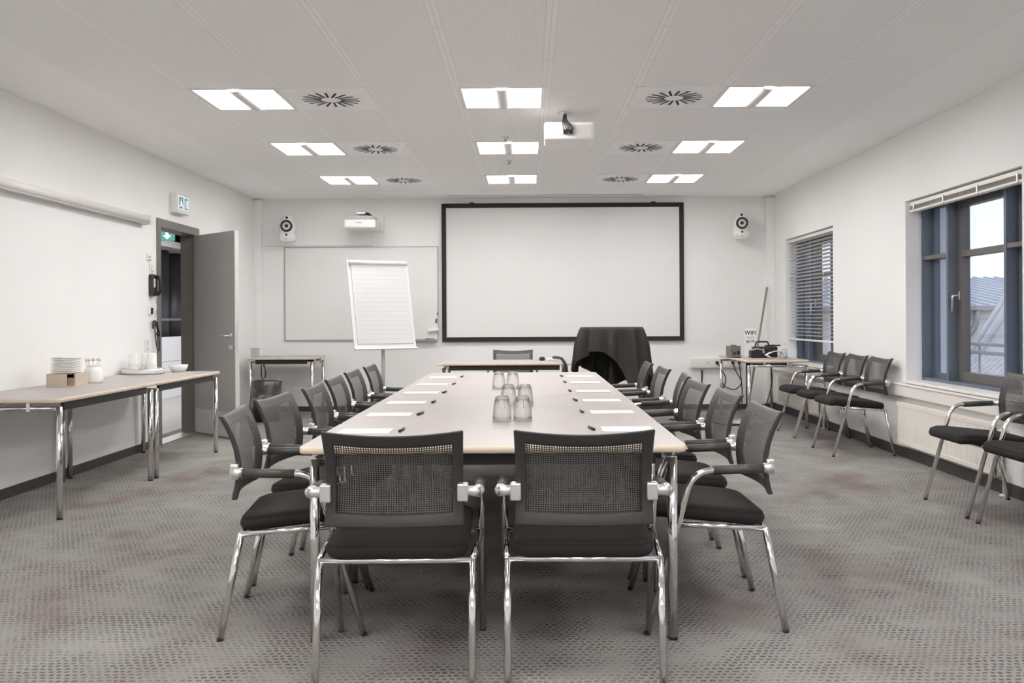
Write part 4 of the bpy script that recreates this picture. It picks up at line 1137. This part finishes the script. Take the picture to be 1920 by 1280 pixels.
t = thing('pump_bottle', 'clear hand gel pump bottle at the window end of the corner table', 'bottle', (2.83, 9.72, pz))
bm = B(); lathe(bm, [(0, 0), (.03, 0), (.032, .01), (.032, .09), (.016, .11), (.012, .115), (.012, .12), (0, .12)], 20); ob('body', bm, CLEARPL, t)
bm = B(); lathe(bm, [(0, .004), (.027, .004), (.029, .012), (.029, .05), (0, .05)], 20); ob('gel', bm, plain('pale_blue_gel', (.6, .66, .74, 1), .2), t)
bm = B(); lathe(bm, [(.014, .112), (.014, .13), (.005, .132), (.005, .155), (0, .155)], 14); box(bm, -.042, .012, -.006, .006, .150, .163); ob('pump', bm, WHITEPL, t)
bm = B(); lathe(bm, [(0, -.055), (.007, -.055), (.007, .055), (0, .055)], 10, M=Matrix.Rotation(R(90), 4, 'Y'))
o = tag(ob('marker_pen', bm, BLACKPLASTIC), 'dark marker lying at the screen end of the corner table', 'pen'); o.location = (2.315, 9.80, pz + .0072)
bm = B(); lathe(bm, [(0, -.09), (.011, -.09), (.011, .02), (.007, .03), (.007, .09), (0, .09)], 12, M=Matrix.Rotation(R(88), 4, 'Y'))
o = tag(ob('black_grip', bm, BLACKPLASTIC), 'black grip tool lying on the small device behind the toolbox', 'tool'); o.location = (2.80, 10.08, pz + .127)
# long pole leaning in the corner
bm = B(); tube(bm, [(2.66, 10.72, .004), (3.035, 11.165, 1.55)], .0125, 10)
tag(ob('wooden_pole', bm, BROOM), 'long thin wooden pole leaning into the window corner', 'pole')
t = thing('standing_post', 'black post on a round base under the corner table', 'post', (2.46, 9.85, 0))
bm = B(); tube(bm, [(0, 0, .02), (0, 0, .66)], .026, 14); ob('post', bm, BLACKPLASTIC, t)
bm = B(); lathe(bm, [(0, 0), (.2, 0), (.2, .01), (.04, .03), (0, .03)], 32); ob('base', bm, STEEL, t)
cord('floor_cable', [(2.36, 9.55, .010), (2.15, 9.5, .010), (2.0, 9.85, .010), (1.78, 9.95, .010), (1.62, 10.1, .010)], .009, 'black cable lying on the carpet by the corner table', plug=False)
cord('hanging_cable', [(2.86, 10.35, .65), (2.87, 10.36, .4), (2.82, 10.36, .2), (2.75, 10.4, .010), (2.6, 10.45, .010)], .006, 'thin dark cable hanging behind the corner table legs', plug=False)

# radiators
def radiator(y0, y1, label, valve):
    t = thing('panel_radiator', label, 'radiator', (XR - .03, (y0 + y1) / 2, .12))
    L = (y1 - y0) / 2; hh = .35
    bm = B(); n = int((y1 - y0) / .0333); xf = -.042
    ring = []
    for k in range(n * 4 + 1):
        y = -L + .012 + (2 * L - .024) * k / (n * 4); d_ = (0, .006, .006, 0)[k % 4]
        ring.append((y, xf + d_))
    lo_ = [bm.verts.new((x, y, .035)) for y, x in ring]; hi_ = [bm.verts.new((x, y, hh - .04)) for y, x in ring]
    for k in range(len(ring) - 1): bm.faces.new((lo_[k], lo_[k + 1], hi_[k + 1], hi_[k]))
    box(bm, xf + .004, xf + .012, -L, L, 0, hh)
    rbox(bm, xf - .001, xf + .012, -L, L, hh - .042, hh, .005, 2); rbox(bm, xf - .001, xf + .012, -L, L, 0, .037, .005, 2)
    ob('front_panel', bm, CREAM, t)
    bm = B(); box(bm, xf + .012, .012, -L, L, hh - .012, hh - .004); ob('top_grille', bm, CREAM, t)
    for s in (-1, 1):
        bm = B(); box(bm, xf + .004, .012, s * L - (.008 if s > 0 else 0), s * L + (.008 if s < 0 else 0), .0, hh - .012); ob('side_panel', bm, CREAM, t)
    bm = B()
    for y in (-.45 * L, .35 * L): lathe(bm, [(0, 0), (.007, 0), (.007, .004), (0, .004)], 12, (xf - .001, y, hh - .02), Matrix.Rotation(R(-90), 4, 'Y'))
    ob('bleed_screw', bm, STEEL, t)
    if valve:
        bm = B(); Xm = Matrix.Rotation(R(90), 4, 'X')
        lathe(bm, [(0, 0), (.016, 0), (.02, .012), (.024, .05), (.021, .075), (0, .078)], 20, (-.012, -L - .02, hh - .055), Xm)
        tube(bm, [(-.012, -L + .005, hh - .055), (-.012, -L - .025, hh - .055)], .01, 10); ob('thermostat_valve', bm, WHITEPL, t)
        bm = B(); tube(bm, fillet([(-.012, -L + .003, .035), (-.012, -L - .06, .035), (-.012, -L - .06, -.118)], .02), .011, 10)
        lathe(bm, [(0, 0), (.03, 0), (.028, .008), (0, .008)], 18, (-.012, -L - .06, -.119)); ob('supply_pipe', bm, CREAM, t)
    return t
radiator(5.80, 7.34, 'cream ribbed panel radiator under the near window', True)
radiator(9.30, 10.85, 'cream ribbed panel radiator under the far window behind the corner table', True)

# ------------------------------------------------------------------ light from outside, camera, view
W = bpy.data.worlds.new('sky'); S.world = W; W.use_nodes = True
nt = W.node_tree; bg = nt.nodes['Background']
tc = nt.nodes.new('ShaderNodeTexCoord'); sp = nt.nodes.new('ShaderNodeSeparateXYZ'); rp = nt.nodes.new('ShaderNodeValToRGB')
nt.links.new(tc.outputs['Generated'], sp.inputs[0]); nt.links.new(sp.outputs[2], rp.inputs[0]); nt.links.new(rp.outputs[0], bg.inputs[0])
rp.color_ramp.elements[0].position = 0; rp.color_ramp.elements[0].color = (.84, .86, .93, 1)
rp.color_ramp.elements[1].position = .5; rp.color_ramp.elements[1].color = (.66, .74, .92, 1)
bg.inputs[1].default_value = .85

cam = bpy.data.cameras.new('camera'); co = bpy.data.objects.new('camera', cam); COL.objects.link(co); S.camera = co
f_px, cx, cy, roll = 1650., 990.1, 596.2, .0056
cam.sensor_width = 36; cam.sensor_fit = 'HORIZONTAL'; cam.lens = 36 * f_px / 1920
cam.shift_x = (960 - cx) / 1920; cam.shift_y = (cy - 640) / 1920
cam.clip_start = .05; cam.clip_end = 300
co.location = (0, 0, 1.178)
co.rotation_euler = (Matrix.Rotation(R(90), 3, 'X') @ Matrix.Rotation(-roll, 3, 'Z')).to_euler()
S.view_settings.view_transform = 'Standard'; S.view_settings.look = 'None'
S.cycles.diffuse_bounces = 10
S.view_settings.exposure = 0.76; S.view_settings.gamma = 1; S.view_settings.use_curve_mapping = False
